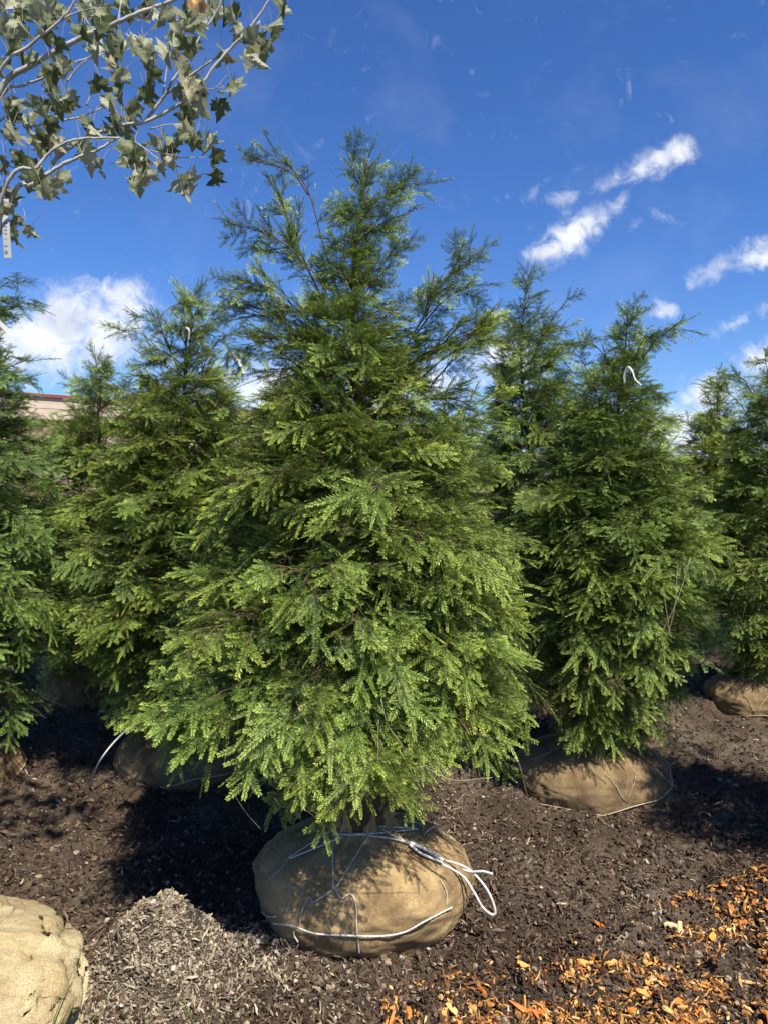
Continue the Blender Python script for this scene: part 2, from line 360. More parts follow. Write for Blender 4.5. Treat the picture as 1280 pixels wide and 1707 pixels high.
# ---- needle sprays
def spray_mesh(seed, L0=.15, nside=6, loose=0.0):
    rg = random.Random(seed); V = []; Fc = []; T = []; mi = []
    def needle(b, d, up, l, w, tip):
        s = d.cross(up).normalized(); i = len(V)
        V.extend([b, b + d * l * .45 + s * w * .5, b + d * l, b + d * l * .45 - s * w * .5]); T.extend([tip * .85, tip, min(1, tip + .12), tip]); Fc.append((i, i+1, i+2, i+3)); mi.append(0)
    def twig(pts, r0, r1):
        n = len(pts); i0 = len(V)
        for k, p in enumerate(pts):
            r = r0 + (r1 - r0) * k / (n - 1); t = (pts[min(k+1, n-1)] - pts[max(k-1, 0)]).normalized(); a = t.orthogonal().normalized(); b = t.cross(a)
            for q in range(3): V.append(p + (a * math.cos(q*2.094) + b * math.sin(q*2.094)) * r); T.append(0)
        for k in range(n - 1):
            for q in range(3): Fc.append((i0+k*3+q, i0+k*3+(q+1) % 3, i0+(k+1)*3+(q+1) % 3, i0+(k+1)*3+q)); mi.append(1)
    def shoot(p0, d0, up, L, level):
        n = max(4, int(L / .014)); pts = [p0]; d = d0.copy(); bend = rg.uniform(-.5, .5) * .06; sag = rg.uniform(.0, .06)
        for k in range(n):
            d = (d + up.cross(d) * bend - Vector((0, 0, 1)) * sag * (.3 + k / n)).normalized(); pts.append(pts[-1] + d * L / n)
        twig(pts, .0013 if level == 0 else .0008, .0005)
        step = .0036; m = int(L / step); vig = rg.uniform(.85, 1.15); sv = rg.gauss(0, .12)
        for j in range(m):
            s = (j + .5) / m; f = s * n; k = min(n - 1, int(f)); p = pts[k].lerp(pts[k+1], f - k); t = (pts[k+1] - pts[k]).normalized(); sd = t.cross(up).normalized()
            if level == 0 and s < .12: continue
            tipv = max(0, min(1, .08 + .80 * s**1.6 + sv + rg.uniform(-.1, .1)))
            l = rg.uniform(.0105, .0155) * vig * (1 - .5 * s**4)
            for sg in (-1, 1):
                an = R(rg.uniform(48, 74)) * (1 - .35 * s**3); nd = (t * math.cos(an) + sd * sg * math.sin(an) + up * rg.uniform(-.12, .32)).normalized()
                needle(p, nd, (up + sd * rg.uniform(-.7, .7)).normalized(), l, rg.uniform(.0017, .0024), tipv)
            if rg.random() < .3:
                needle(p, (t + up * rg.uniform(.2, .7) + sd * rg.uniform(-.4, .4)).normalized(), sd, l * .7, .0018, tipv)
        return pts
    up = Vector((0, 0, 1)); main = shoot(Vector((0, 0, 0)), Vector((0, 1, 0)), up, L0, 0); n = len(main) - 1; sg = rg.choice((-1, 1))
    for k in range(nside):
        s = .10 + .78 * (k + rg.uniform(-.3, .3)) / nside; s = max(.05, min(.9, s)); f = s * n; i = min(n - 1, int(f)); p = main[i].lerp(main[i+1], f - i); t = (main[i+1] - main[i]).normalized()
        sd = t.cross(up).normalized(); an = R(rg.uniform(34, 56)); sg = -sg
        d = (t * math.cos(an) + sd * sg * math.sin(an) + up * rg.uniform(-.12, .2)).normalized()
        shoot(p, d, up, L0 * rg.uniform(.30, .55) * (1.2 - .75 * s) , 1)
    me = bpy.data.meshes.new('needle_spray'); me.from_pydata([tuple(v) for v in V], [], Fc); me.update()
    a = me.attributes.new('tip', 'FLOAT', 'POINT'); a.data.foreach_set('value', np.array(T, np.float32))
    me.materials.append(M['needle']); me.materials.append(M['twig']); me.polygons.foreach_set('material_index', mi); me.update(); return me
NS = 12
sprays = [spray_mesh(100 + i, (.10, .12, .13, .14, .15, .17, .19, .21)[i], (5, 6, 6, 7, 7, 8, 8, 9)[i]) for i in range(8)] + [spray_mesh(200 + i, .12 + .03 * i, rnd.randint(2, 4)) for i in range(4)]
G_spray = instancer_group('needle_sprays', source_collection('needle_spray', sprays))
def frame_euler(d, up):
    d = d.normalized(); x = d.cross(up)
    if x.length < 1e-4: x = d.orthogonal()
    x.normalize(); z = x.cross(d); m = Matrix((x, d, z)).transposed(); return m.to_euler('XYZ')

# ------------------------------------------------------------------ burlap root ball
def ball_profile(t):   # t 0..1 -> (radius fraction, height fraction)
    P = [(0, .72, -.25), (.1, .86, -.05), (.22, .965, .16), (.34, 1.0, .38), (.46, .985, .55), (.58, .92, .72), (.69, .77, .85), (.79, .55, .95), (.87, .33, 1.03), (.92, .235, 1.12), (1, .19, 1.42)]
    for (a, r0, z0), (b, r1, z1) in zip(P, P[1:]):
        if t <= b: u = (t - a) / (b - a); return r0 + (r1 - r0) * u, z0 + (z1 - z0) * u
    return P[-1][1:]
def ball_mesh(name, a, b, h, seed, nu=112, nvv=46, lump=.035, folds=0.0):
    V = []; Fc = []; UV = []; prev = None; arc = 0; rg = random.Random(seed); ph = rg.uniform(0, 6); nf = rg.randint(8, 11)
    for j in range(nvv):
        t = j / (nvv - 1)
        rs = [ball_profile(max(0, min(1, t + q))) for q in (-.03, 0, .03)]; r = sum(x[0] for x in rs) / 3; z = sum(x[1] for x in rs) / 3
        if prev: arc += math.hypot((r - prev[0]) * a, (z - prev[1]) * h)
        prev = (r, z)
        for i in range(nu):
            th = 2 * math.pi * i / nu; p = Vector((math.cos(th), math.sin(th), z * 1.2))
            l = noise.fractal(p * 1.6 + Vector((seed * 3.1, 0, 0)), 1, 2, 4) * lump + noise.fractal(p * 6 + Vector((seed, 9, 0)), 1, 2, 3) * lump * .28
            g = max(0, (t - .62) / .38); fold = (math.sin(nf * th + ph + 2 * math.sin(2 * th)) * .5 + math.sin(2.3 * nf * th + 1.3 * ph) * .25) * g * (.035 + .05 * g)
            if folds:
                w_ = noise.noise(Vector((math.cos(th) * 1.3, math.sin(th) * 1.3, z * 1.5 + 4))) * .8; q_ = Vector((math.cos(th) * 1.8 + z * 1.2 + w_, math.sin(th) * 1.8 - w_, z * 3.2 + seed + w_))
                if folds > .05: q_ = Vector((q_.x * .75, q_.y * .75, q_.z * 1.9))
                fold += folds * (.55 - 1.5 * abs(noise.noise(q_))**.6) + folds * .7 * (.4 - abs(noise.noise(q_ * 2.9))**.6) + folds * .3 * (.4 - abs(noise.noise(q_ * 7.0))**.6)
            rr = r + l + fold
            V.append((rr * a * math.cos(th), rr * b * math.sin(th), z * h + l * h * .5)); UV.append((th * .33, arc))
    for j in range(nvv - 1):
        for i in range(nu): Fc.append((j*nu+i, j*nu+(i+1) % nu, (j+1)*nu+(i+1) % nu, (j+1)*nu+i))
    Fc.append(tuple((nvv - 1) * nu + i for i in range(nu)))
    me = bpy.data.meshes.new(name); me.from_pydata(V, [], Fc); me.update(); uv = me.uv_layers.new(name='UVMap')
    for p in me.polygons:
        for li in p.loop_indices:
            vi = me.loops[li].vertex_index; u, v = UV[vi]
            if len(p.vertices) == 4 and vi % nu == 0 and any(q % nu == nu - 1 for q in p.vertices): u += 2 * math.pi * .33
            uv.data[li].uv = (u, v)
    me.polygons.foreach_set('use_smooth', [True] * len(me.polygons)); return me, V, Fc

# ------------------------------------------------------------------ hemlocks
def bez(p0, p1, p2, p3, n):
    o = []
    for i in range(n + 1):
        t = i / n; s = 1 - t; o.append(p0*s**3 + p1*3*s*s*t + p2*3*s*t*t + p3*t**3)
    return o
UPV = Vector((0, 0, 1))
class Crown:
    def __init__(s, seed, dens=1.0, tint=.5, big=1.0): s.rg = random.Random(seed); s.P = []; s.Rr = []; s.S = []; s.I = []; s.T = []; s.mb = MB(); s.dens = dens; s.tint = tint; s.big = big; s.short = False
    def spray(s, p, d, up, sc, tint=None):
        rg = s.rg
        d = (d.normalized() + Vector((rg.gauss(0, .16), rg.gauss(0, .16), rg.gauss(0, .16)))).normalized(); up = (up + Vector((rg.gauss(0, .55), rg.gauss(0, .55), rg.gauss(0, .2)))).normalized()
        s.P.append(tuple(p)); s.Rr.append(tuple(frame_euler(d, up))); k = sc * rg.uniform(.82, 1.2) * s.big; s.S.append(k); s.I.append(rg.choice((0, 1, 2, 3, 8, 9)) if s.short else rg.randrange(NS))
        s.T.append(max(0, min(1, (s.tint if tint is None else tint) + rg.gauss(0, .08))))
    def branch(s, pts, r0, start=.25, lat=1.0, droop=.3, latmax=.30, bt=None, sides=5, rich=1.0):
        """a limb with side twigs that carry needle sprays"""
        rg = s.rg; n = len(pts); L = sum((pts[i+1] - pts[i]).length for i in range(n - 1))
        s.mb.tube(pts, [r0 * (1 - .82 * i / (n - 1)) + .0006 for i in range(n)], sides)
        bt = (s.tint + rg.gauss(0, .10)) if bt is None else bt
        step = .052 / s.dens / min(1.3, rich); m = max(3, int(L * (1 - start) / step)); sg = rg.choice((-1, 1))
        for j in range(m):
            q = start + (1 - start) * (j + rg.uniform(.1, .9)) / m; f = q * (n - 1); k = min(n - 2, int(f)); p = pts[k].lerp(pts[k+1], f - k); t = (pts[k+1] - pts[k]).normalized()
            side = t.cross(UPV)
            side = side.normalized() if side.length > .1 else Vector((rg.uniform(-1, 1), rg.uniform(-1, 1), 0)).normalized()
            up = side.cross(t).normalized(); sg = -sg; an = R(rg.uniform(38, 66)); roll = rg.gauss(0, .35)
            d = (t * math.cos(an) + (side * sg * math.cos(roll) + up * math.sin(roll)) * math.sin(an)).normalized()
            l = min(latmax, (.07 + .62 * L * (1 - q)) * rg.uniform(.6, 1.1)) * lat
            if l < .09:
                s.spray(p, d - UPV * droop * .5, up, .9, bt); continue
            ns = 5; sp = [p]; dd = d.copy()
            for i in range(ns): dd = (dd - UPV * droop * .16 + t * .05).normalized(); sp.append(sp[-1] + dd * l / ns)
            s.mb.tube(sp, [.0022 * (1 - .7 * i / ns) + .0004 for i in range(ns + 1)], 3, False)
            c = max(2, int(l / .056 * s.dens * rich)); s2 = 1
            for i in range(c):
                qq = .22 + .7 * (i + rg.uniform(0, .8)) / c; ff = qq * ns; kk = min(ns - 1, int(ff)); pp = sp[kk].lerp(sp[kk+1], ff - kk); tt = (sp[kk+1] - sp[kk]).normalized(); ss = tt.cross(up).normalized(); s2 = -s2
                a2 = R(rg.uniform(30, 58)); s.spray(pp, tt * math.cos(a2) + ss * s2 * math.sin(a2) - UPV * droop * rg.uniform(.0, .8), up, rg.uniform(.65, .95), bt)
            s.spray(sp[-1] - dd * .06, dd - UPV * droop * .6, up, rg.uniform(.85, 1.2), bt)
        for j in range(int(L * (1 - start * .7) / .048 * s.dens * rich)):
            q = start * .7 + (1 - start * .7) * rg.random(); f = q * (n - 1); k = min(n - 2, int(f)); p = pts[k].lerp(pts[k+1], f - k); t = (pts[k+1] - pts[k]).normalized()
            a = t.orthogonal().normalized(); b = t.cross(a); ph = rg.uniform(0, 6.283); o = a * math.cos(ph) + b * math.sin(ph)
            s.spray(p, t * .75 + o * .75 - UPV * droop * .3, o + UPV * .8, rg.uniform(.65, 1.0), bt)
        t = (pts[-1] - pts[-2]).normalized(); s.spray(pts[-1] - t * .10, t - UPV * droop * .2, UPV, 1.0, bt)
    def finish(s, root):
        o = link('branches', s.mb.mesh('branches', True), M['twig'], root)
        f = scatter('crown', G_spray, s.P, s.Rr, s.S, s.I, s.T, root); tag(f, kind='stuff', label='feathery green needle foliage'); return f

def interp(tab, h):
    if h <= tab[0][0]: return tab[0][1:]
    for a, b in zip(tab, tab[1:]):
        if h <= b[0]:
            u = (h - a[0]) / (b[0] - a[0] + 1e-9); return tuple(x + (y - x) * u for x, y in zip(a[1:], b[1:]))
    return tab[-1][1:]
def hemlock(label, ball_px, Yc, trunk_px, sil, seed, nprim=90, dens=1.0, tint=.5, ball=(.36, .31, .29), extra=(), droop=.32, twine=True, zbot=None, group='balled hemlocks in the nursery rows', inner=.35, big=1.0, up_frac=.6, thin=.05, whips=14):
    bx = (ball_px - 640) / F * Yc * 1.02; bx = at_y(ball_px, 1250, Yc).x; gzb = gz1(bx, Yc); origin = Vector((bx, Yc, gzb))
    root = empty('hemlock_tree', origin); tag(root, label, 'tree', group)
    loc = lambda px, py, Y=Yc: at_y(px, py, Y) - origin
    a, b, h = ball; meb, V, Fc = ball_mesh('root_ball', a, b, h, seed, folds=.022, nu=160, nvv=70, lump=.045)
    bo = link('root_ball', meb, M['burlap' if seed == 3 else 'burlap_soiled_shaded'], root); bo.location.z = -.085 if twine else 0; tag(bo, label='tan burlap wrapped root ball tied with twine')
    tp = [Vector((0, 0, h * .9))] + [loc(*p) for p in trunk_px]; tp[0].x = tp[1].x * .2
    trunk = catmull(tp, 8); n = len(trunk); H = trunk[-1].z
    mb = MB(); r0 = .024 * (H / 2.3); mb.tube(trunk, [r0 * max(.06, 1 - (p.z - h) / (H - h)) + .0015 for p in trunk], 8); link('trunk', mb.mesh('trunk', True), M['bark'], root)
    def tx(z):
        for p, q in zip(trunk, trunk[1:]):
            if q.z >= z: return p.lerp(q, max(0, min(1, (z - p.z) / (q.z - p.z + 1e-9))))
        return trunk[-1].copy()
    tab = []
    for y, l, r in sil:
        z = loc(640, y).z; c = tx(z); tab.append((z, max(.015, c.x - loc(l, y).x), max(.015, loc(r, y).x - c.x)))
    tab.sort(); zb, zt = tab[0][0], tab[-1][0]
    cr = Crown(seed, dens, tint, big); rg = cr.rg; az = rg.uniform(0, 6)
    def env(z, az):
        l, r = interp(tab, z); cx = math.cos(az); side = r if cx > 0 else l; m = (l + r) * .5; w = abs(cx); return side * w + m * (1 - w)
    # limbs whose tips lie on the outline
    tot = [(env(z, 0) + env(z, math.pi)) for z in np.linspace(zb, zt, 40)]; cum = np.cumsum(tot) / sum(tot)
    for i in range(nprim):
        u = (i + rg.random()) / nprim; z = float(np.interp(u, cum, np.linspace(zb, zt, 40))); az += 2.39996 + rg.gauss(0, .25)
        fr = (z - zb) / (zt - zb); k = rg.uniform(.82, 1.02) if rg.random() > inner else rg.uniform(.5, .82)
        if fr > .55 and rg.random() < thin * (fr - .45): continue
        Rr = max(.05, env(z, az) * k - (.045 if fr < .35 else .075)); rise = (-.10 + up_frac * fr**.8 + rg.gauss(0, .10)) ; za = z - Rr * rise
        za = min(max(za, h + .12), H - .08); p0 = tx(za); o = Vector((math.cos(az), math.sin(az), 0))
        tip = tx(z); tip = Vector((tip.x, tip.y, 0)) + o * Rr + Vector((0, 0, z)); d = tip - p0; lift = Rr * (.16 + .10 * (1 - fr))
        sw = Vector((-o.y, o.x, 0)) * rg.gauss(0, .09) * Rr
        pts = bez(p0, p0 + d * .33 + UPV * lift * .6 + sw, p0 + d * .75 + UPV * lift + sw, tip, 9)
        cr.short = fr > .55
        cr.branch(pts, .0026 + .006 * Rr, start=.24 if fr < .6 else .10, droop=droop * (1.15 - .75 * fr), latmax=.26 if fr < .6 else .16, lat=1.0 if fr < .6 else .8, rich=1.0 if fr < .5 else 1.4)
    cr.short = True
    # leader
    top = [p for p in trunk if p.z > H * .72]
    if len(top) > 2: cr.branch(top, .004, start=.0, droop=-.05, latmax=.10, lat=.6, rich=1.5)
    # slender arching shoots that break the outline near the top
    for i in range(whips):
        fr = rg.uniform(.5, .93); z = zb + (zt - zb) * fr; a_ = rg.uniform(0, 6.283); e = env(z, a_); o = Vector((math.cos(a_), math.sin(a_), 0)); c = tx(z - .1); p0 = c + o * e * .35
        l = rg.uniform(.16, .34); tip = p0 + o * (e * .5 + l * .45) + UPV * l * rg.uniform(.5, 1.0); pts = bez(p0, p0 + UPV * l * .5 + o * .03, tip + UPV * l * .15 - o * l * .3, tip, 7)
        cr.branch(pts, .0026, start=.1, droop=.1, latmax=.07, lat=.55, sides=4)
    for pl, dy, lm in extra:
        pts = catmull([loc(x, y, Yc + dy * (i / (len(pl) - 1))) for i, (x, y) in enumerate(pl)], 5); cr.branch(pts, .0026, start=.1, droop=.08, latmax=lm, lat=.8 if lm > .06 else .5, rich=1.35 if lm > .06 else .55)
    cr.finish(root); print('SPRAYS', len(cr.P))
    if twine:
        bvh = BVHTree.FromPolygons([Vector(v) for v in V], Fc); t = MB()
        def on(th, zz, off=.004):
            hit = bvh.ray_cast(Vector((math.cos(th) * 2, math.sin(th) * 2, zz)), Vector((-math.cos(th), -math.sin(th), 0)))
            return (hit[0] + hit[1] * off) if hit[0] is not None else Vector((math.cos(th) * a, math.sin(th) * b, zz))
        t.tube([on(x * .2, h * (.38 + .10 * math.sin(x * .33 + seed) + .03 * math.sin(x * 1.3))) for x in range(33)], .0024, 5); t.tube([on(x * .25, h * 1.10) for x in range(26)], .0035, 5)
        m = 7
        for k in range(m):
            if (k * 7 + seed) % 3 == 0: continue
            t0 = 2 * math.pi * k / m; t1 = 2 * math.pi * (k + .5) / m; t2 = 2 * math.pi * (k + 1) / m
            t.tube([on(t0 + (t1 - t0) * q / 7, h * (1.08 - .62 * q / 7 + .03 * math.sin(q * 2 + k))) for q in range(8)], .0014, 4); t.tube([on(t1 + (t2 - t1) * q / 7, h * (.46 + .62 * q / 7 + .03 * math.sin(q * 1.7 + k))) for q in range(8)], .0014, 4)
        tw = link('twine', t.mesh('twine', True), M['tan_twine'], bo)
    return root, bo, (V, Fc), origin, tx, cr

MAIN_SIL = [(270,606,618),(310,588,635),(360,540,670),(430,505,670),(480,460,690),(530,430,715),(580,415,760),(630,415,805),(690,385,838),(760,335,842),(850,315,862),(950,288,878),(1050,262,885),(1150,248,872),(1195,258,850),(1222,295,818),(1242,400,740)]
MAIN_EXTRA = [([(575,520),(540,410),(515,320),(480,275),(445,252)], -.10, .05), ([(515,325),(490,290),(450,274),(410,266)], -.05, .04),
  ([(560,540),(510,440),(482,370),(468,318)], .05, .10), ([(540,500),(500,430),(450,392),(386,372)], -.08, .08), ([(600,440),(628,370),(652,325),(678,305)], .06, .11),
  ([(600,400),(640,370),(682,355)], -.08, .08), ([(640,650),(695,545),(735,478),(788,424)], -.10, .12), ([(690,560),(740,500),(792,474)], -.12, .08), ([(575,590),(500,520),(450,480),(388,470)], -.1, .12),
  ([(580,630),(520,560),(470,530),(398,522)], .1, .12), ([(590,660),(690,600),(760,560),(805,540)], -.1, .14), ([(570,470),(575,400),(585,345)], .1, .08), ([(590,520),(640,440),(668,395)], -.1, .10),
  ([(720,640),(770,580),(800,535)], .08, .10), ([(585,680),(520,600),(460,570),(402,575)], -.15, .14)]
main, main_ball, mainVF, main_o, main_tx, _ = hemlock('tall bushy hemlock in the centre foreground with arching shoots at its top', 606, 2.42,
    [(600,1250),(602,1000),(598,700),(588,480),(603,350),(611,268)], MAIN_SIL, 3, nprim=235, dens=1.05, tint=.58, ball=(.378, .32, .265), extra=MAIN_EXTRA, twine=False, thin=.30, whips=3)
hemlock('hemlock left of and behind the central tree, white ribbon near its thin top', 318, 3.5, [(318,1150),(320,900),(308,650),(318,500)],
    [(500,300,330),(540,262,348),(580,232,385),(620,200,415),(680,165,440),(760,125,465),(850,105,480),(950,105,480),(1050,120,470),(1130,150,450),(1200,220,400)], 11, nprim=215, tint=.60,
    extra=[([(305,640),(330,560),(370,570),(405,620)], .1, .1), ([(300,620),(270,550),(275,520),(325,492)], -.1, .06)])
hemlock('hemlock in the back row at left, its low top just under the big cloud', 172, 4.45, [(170,1050),(168,800),(160,590)],
    [(595,150,172),(630,112,215),(690,88,270),(760,60,290),(900,40,300),(1020,40,300),(1100,70,280)], 15, nprim=150, tint=.55, dens=.95)
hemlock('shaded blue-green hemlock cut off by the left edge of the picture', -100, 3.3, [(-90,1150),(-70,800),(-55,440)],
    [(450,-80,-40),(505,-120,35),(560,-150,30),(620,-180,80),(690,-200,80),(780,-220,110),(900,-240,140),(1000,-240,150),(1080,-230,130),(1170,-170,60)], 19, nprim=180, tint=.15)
hemlock('hemlock right of the central tree with pale ribbon and its root ball in full view', 985, 3.3, [(992,1150),(1000,900),(1035,650),(1046,515)],
    [(520,1036,1056),(565,998,1084),(620,950,1105),(680,905,1135),(760,868,1165),(850,852,1185),(950,845,1200),(1050,842,1180),(1130,858,1140),(1190,895,1125),(1235,945,1070)], 23, nprim=230, tint=.50, droop=.4)
hemlock('hemlock between the central and right trees, showing only its dark pointed top', 965, 4.4, [(885,1050),(885,800),(868,600),(880,455)],
    [(465,872,888),(510,845,930),(565,822,965),(640,795,1000),(720,778,1020),(900,770,1020),(1040,790,985)], 29, nprim=180, tint=.38, dens=.95, ball=(.29, .27, .24), extra=[([(880,620),(905,560),(945,495)], -.1, .06)])
hemlock('yellow-green hemlock far back at right beneath the low clouds', 1062, 5.3, [(1190,1000),(1192,800),(1197,632)],
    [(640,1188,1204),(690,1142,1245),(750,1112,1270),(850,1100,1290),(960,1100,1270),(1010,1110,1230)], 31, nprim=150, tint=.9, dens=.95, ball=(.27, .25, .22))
hemlock('dark green hemlock cut off by the right edge of the picture', 1275, 4.3, [(1278,1050),(1285,800),(1288,600)],
    [(610,1278,1298),(650,1220,1335),(710,1204,1362),(800,1182,1385),(900,1172,1395),(980,1175,1395),(1050,1190,1375),(1120,1220,1340)], 37, nprim=170, tint=.5)
hemlock('short hemlock in the back row left of the central tree, before the building', 480, 5.6, [(480,1000),(480,850),(478,690)],
    [(700,465,490),(760,430,540),(850,405,565),(980,400,570),(1040,420,545)], 41, nprim=110, tint=.5, dens=.9, twine=False)
hemlock('hemlock beyond the right edge whose shadow falls across the mulch', 1625, 2.42, [(1625,1200),(1625,900),(1625,330)],
    [(350,1610,1640),(500,1510,1740),(680,1440,1810),(900,1390,1860),(1100,1375,1875),(1230,1420,1830)], 43, nprim=90, tint=.5, dens=.7)

for lab, px_, Y_, top_, sd_ in (('small hemlock far back, glimpsed between the two leftmost hemlocks', 245, 6.1, 715, 51), ('small hemlock far back, glimpsed right of the central trunk', 745, 6.0, 690, 53), ('small hemlock far back, glimpsed between the right hemlock and the yellow one', 1010, 6.3, 735, 57)):
    hemlock(lab, px_, Y_, [(px_, 1000), (px_ + 4, 850), (px_, top_)], [(top_ + 12, px_ - 10, px_ + 10), (top_ + 70, px_ - 55, px_ + 55), (top_ + 160, px_ - 85, px_ + 85), (980, px_ - 90, px_ + 90), (1035, px_ - 60, px_ + 60)], sd_, nprim=90, dens=.85, tint=.5, twine=False)

# ------------------------------------------------------------------ central root ball: twine, gathered neck, dead twigs
bvhM = BVHTree.FromPolygons([Vector(v) for v in mainVF[0]], mainVF[1])
def on_ball(px, py, off=.004, Y=2.3):
    d = ray(px, py).normalized(); hit = bvhM.ray_cast(CO - main_o, d)
    if hit[0] is not None: return hit[0] + hit[1] * off
    return at_y(px, py, Y) - main_o
zz = lambda L_: [(380 + x * .375, 1280 + y * .375) for x, y in L_]
def twine(pl, r, mat='rope', Y=2.3, k=6, name='twine', off=None):
    mb = MB(); c_ = catmull([on_ball(x, y, off if off else r * 1.0 + .005, Y) for x, y in pl], k * 3); mb.tube(c_, [r * .75 * (1 + .18 * math.sin(i * 2.1)) for i in range(len(c_))], 6); return link(name, mb.mesh(name, True), M[mat], main_ball)
for pl, r in [([(470,285),(530,303),(600,300),(660,305),(730,320),(810,345)], .0042), ([(470,285),(500,296),(560,296),(640,290),(760,288),(840,282)], .003),
    ([(465,285),(380,340),(275,408)], .0035), ([(520,312),(400,365),(280,412)], .0038), ([(272,412),(240,455),(190,502)], .0014),
    ([(470,300),(468,420),(470,540)], .0025), ([(645,280),(600,350),(530,460),(485,535)], .0025), ([(475,542),(420,580),(382,600),(366,580),(340,630),(325,690)], .0022),
    ([(480,540),(505,585),(550,568),(568,620),(570,700),(585,815)], .0022), ([(150,640),(190,655),(225,658)], .0036), ([(215,685),(300,700),(400,730),(560,742),(680,738),(780,725),(870,670),(985,618)], .0038),
    ([(300,720),(302,740),(318,766)], .003), ([(665,262),(760,268),(840,280)], .003), ([(680,270),(760,320),(830,345)], .0028), ([(940,500),(965,550),(965,610)], .0014)]:
    twine(zz(pl), r)
twine(zz([(810,345),(870,375),(950,425)]), .0085, Y=2.35); twine(zz([(805,350),(860,390),(945,432)]), .006, Y=2.35)
twine(zz([(475,532),(470,540),(478,546)]), .006)
def free(pl, r, name, mat, parent, org, k=6, sides=6):
    mb = MB(); mb.tube(catmull([at_y(x, y, Y_) - org for x, y, Y_ in pl], k), r, sides); return link(name, mb.mesh(name, True), M[mat], parent)
z3 = lambda L_: [(380 + x * .375, 1280 + y * .375, Y_) for x, y, Y_ in L_]
pB = on_ball(*zz([(945, 425)])[0]); yB = (pB + main_o).y
free(z3([(945,425,yB),(1040,480,2.27),(1090,550,2.24),(1130,620,2.22),(1170,652,2.22),(1186,636,2.22),(1160,560,2.23),(1110,490,2.25),(1050,440,2.28),(960,410,yB+.02)]), .0042, 'twine', 'rope', main_ball, main_o)
free(z3([(1040,452,2.27),(1080,462,2.26),(1130,460,2.25),(1175,472,2.24)]), .0042, 'twine', 'rope', main_ball, main_o)
free(z3([(720,245,2.50),(780,230,2.52),(840,245,2.5),(870,268,2.48)]), .0032, 'twine', 'rope', main_ball, main_o)
free(z3([(855,330,2.40),(880,285,2.43),(930,262,2.45),(1000,320,2.42)]), .0028, 'twine', 'tan_twine', main_ball, main_o)
neckV, neckF = [], []
mb = MB(); rows = 9; nu = 40
for j in range(rows):
    t = j / (rows - 1)
    for i in range(nu):
        th = 2 * math.pi * i / nu; r = .074 - .012 * t + .010 * math.sin(t * 3.1) + .007 * math.sin(9 * th + 2 * t) + .004 * math.sin(17 * th + t * 3)
        neckV.append((r * math.cos(th), r * math.sin(th), .285 + .15 * t + .008 * math.sin(3 * th)))
for j in range(rows - 1):
    for i in range(nu): neckF.append((j*nu+i, j*nu+(i+1) % nu, (j+1)*nu+(i+1) % nu, (j+1)*nu+i))
mb.add([Vector(v) for v in neckV], neckF); nk = mb.mesh('gathered_burlap', True); nk.uv_layers.new(name='UVMap')
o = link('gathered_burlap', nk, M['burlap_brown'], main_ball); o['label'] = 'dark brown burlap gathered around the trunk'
rg = random.Random(77); mb = MB()
for i in range(230):
    th = rg.uniform(0, 6.283); z0 = rg.uniform(.44, .72); p = main_tx(z0).copy(); d = Vector((math.cos(th), math.sin(th), rg.uniform(-.6, .25))).normalized(); pts = [p]
    for k in range(6): d = (d + Vector((rg.gauss(0, .22), rg.gauss(0, .22), rg.gauss(-.03, .2)))).normalized(); pts.append(pts[-1] + d * rg.uniform(.025, .06))
    mb.tube(pts, [.0018 * (1 - .12 * k) for k in range(7)], 3, False)
o = link('dead_twigs', mb.mesh('dead_twigs'), M['twig'], main); o['kind'] = 'stuff'; o['label'] = 'bare brown twigs under the crown'

# ------------------------------------------------------------------ maple at the left edge: every leaf a piece of its own
def leaf_mesh(seed):
    rg = random.Random(seed); half = [(.0,.0),(.10,-.05),(.24,-.01),(.43,-.03),(.36,.12),(.42,.22),(.36,.28),(.46,.40),(.60,.56),(.46,.55),(.42,.62),(.32,.55),(.22,.50),(.23,.62),(.33,.70),(.20,.74),(.13,.86),(.0,1.0)]
    fold = rg.uniform(.4, 1.5); curl = rg.uniform(.6, 2.0); cup = rg.uniform(-1.0, 1.0); tw = rg.uniform(-.6, .6); bm = bmesh.new()
    for sg in (-1, 1):
        mid = [(0, y) for y in (.82, .66, .5, .34, .17)]
        out = [(x * rg.uniform(.9, 1.1), y + rg.uniform(-.02, .02)) if 0 < i < len(half) - 1 else (x, y) for i, (x, y) in enumerate(half)]
        vs_ = [bm.verts.new((sg * x, y, 0)) for x, y in out + mid]
        if sg < 0: vs_ = vs_[::-1]
        f = bm.faces.new(vs_)
    bmesh.ops.remove_doubles(bm, verts=bm.verts, dist=1e-4); bmesh.ops.triangulate(bm, faces=bm.faces)
    bmesh.ops.subdivide_edges(bm, edges=[e for e in bm.edges if e.calc_length() > .33], cuts=1); bmesh.ops.triangulate(bm, faces=bm.faces)
    for v in bm.verts:
        x, y, _ = v.co; z = abs(x) * fold + cup * x * x + .06 * math.sin(9 * y + 7 * abs(x) + seed)
        a = curl * (y * .8 + .25 * x * tw); c, s_ = math.cos(a), math.sin(a); r = y
        v.co = Vector((x * (1 - .25 * fold), math.sin(a) / curl * 1.1 if curl > .05 else y, z - (1 - math.cos(a)) / curl * 1.1))
    bm.normal_update(); me = bpy.data.meshes.new('leaf'); bm.to_mesh(me); bm.free(); me.polygons.foreach_set('use_smooth', [True] * len(me.polygons)); me.materials.append(M['leaf']); return me
leaves = [leaf_mesh(i + 1) for i in range(14)]
leaf_red = leaves[3].copy(); leaf_red.materials.clear(); leaf_red.materials.append(M['leaf_red'])
MX, MY = -1.17, 1.78; MZ = gz1(MX, MY); mo = Vector((MX, MY, MZ))
maple = empty('maple_tree', mo); tag(maple, 'maple with pale bark and drooping sage leaves reaching in at the upper left', 'tree')
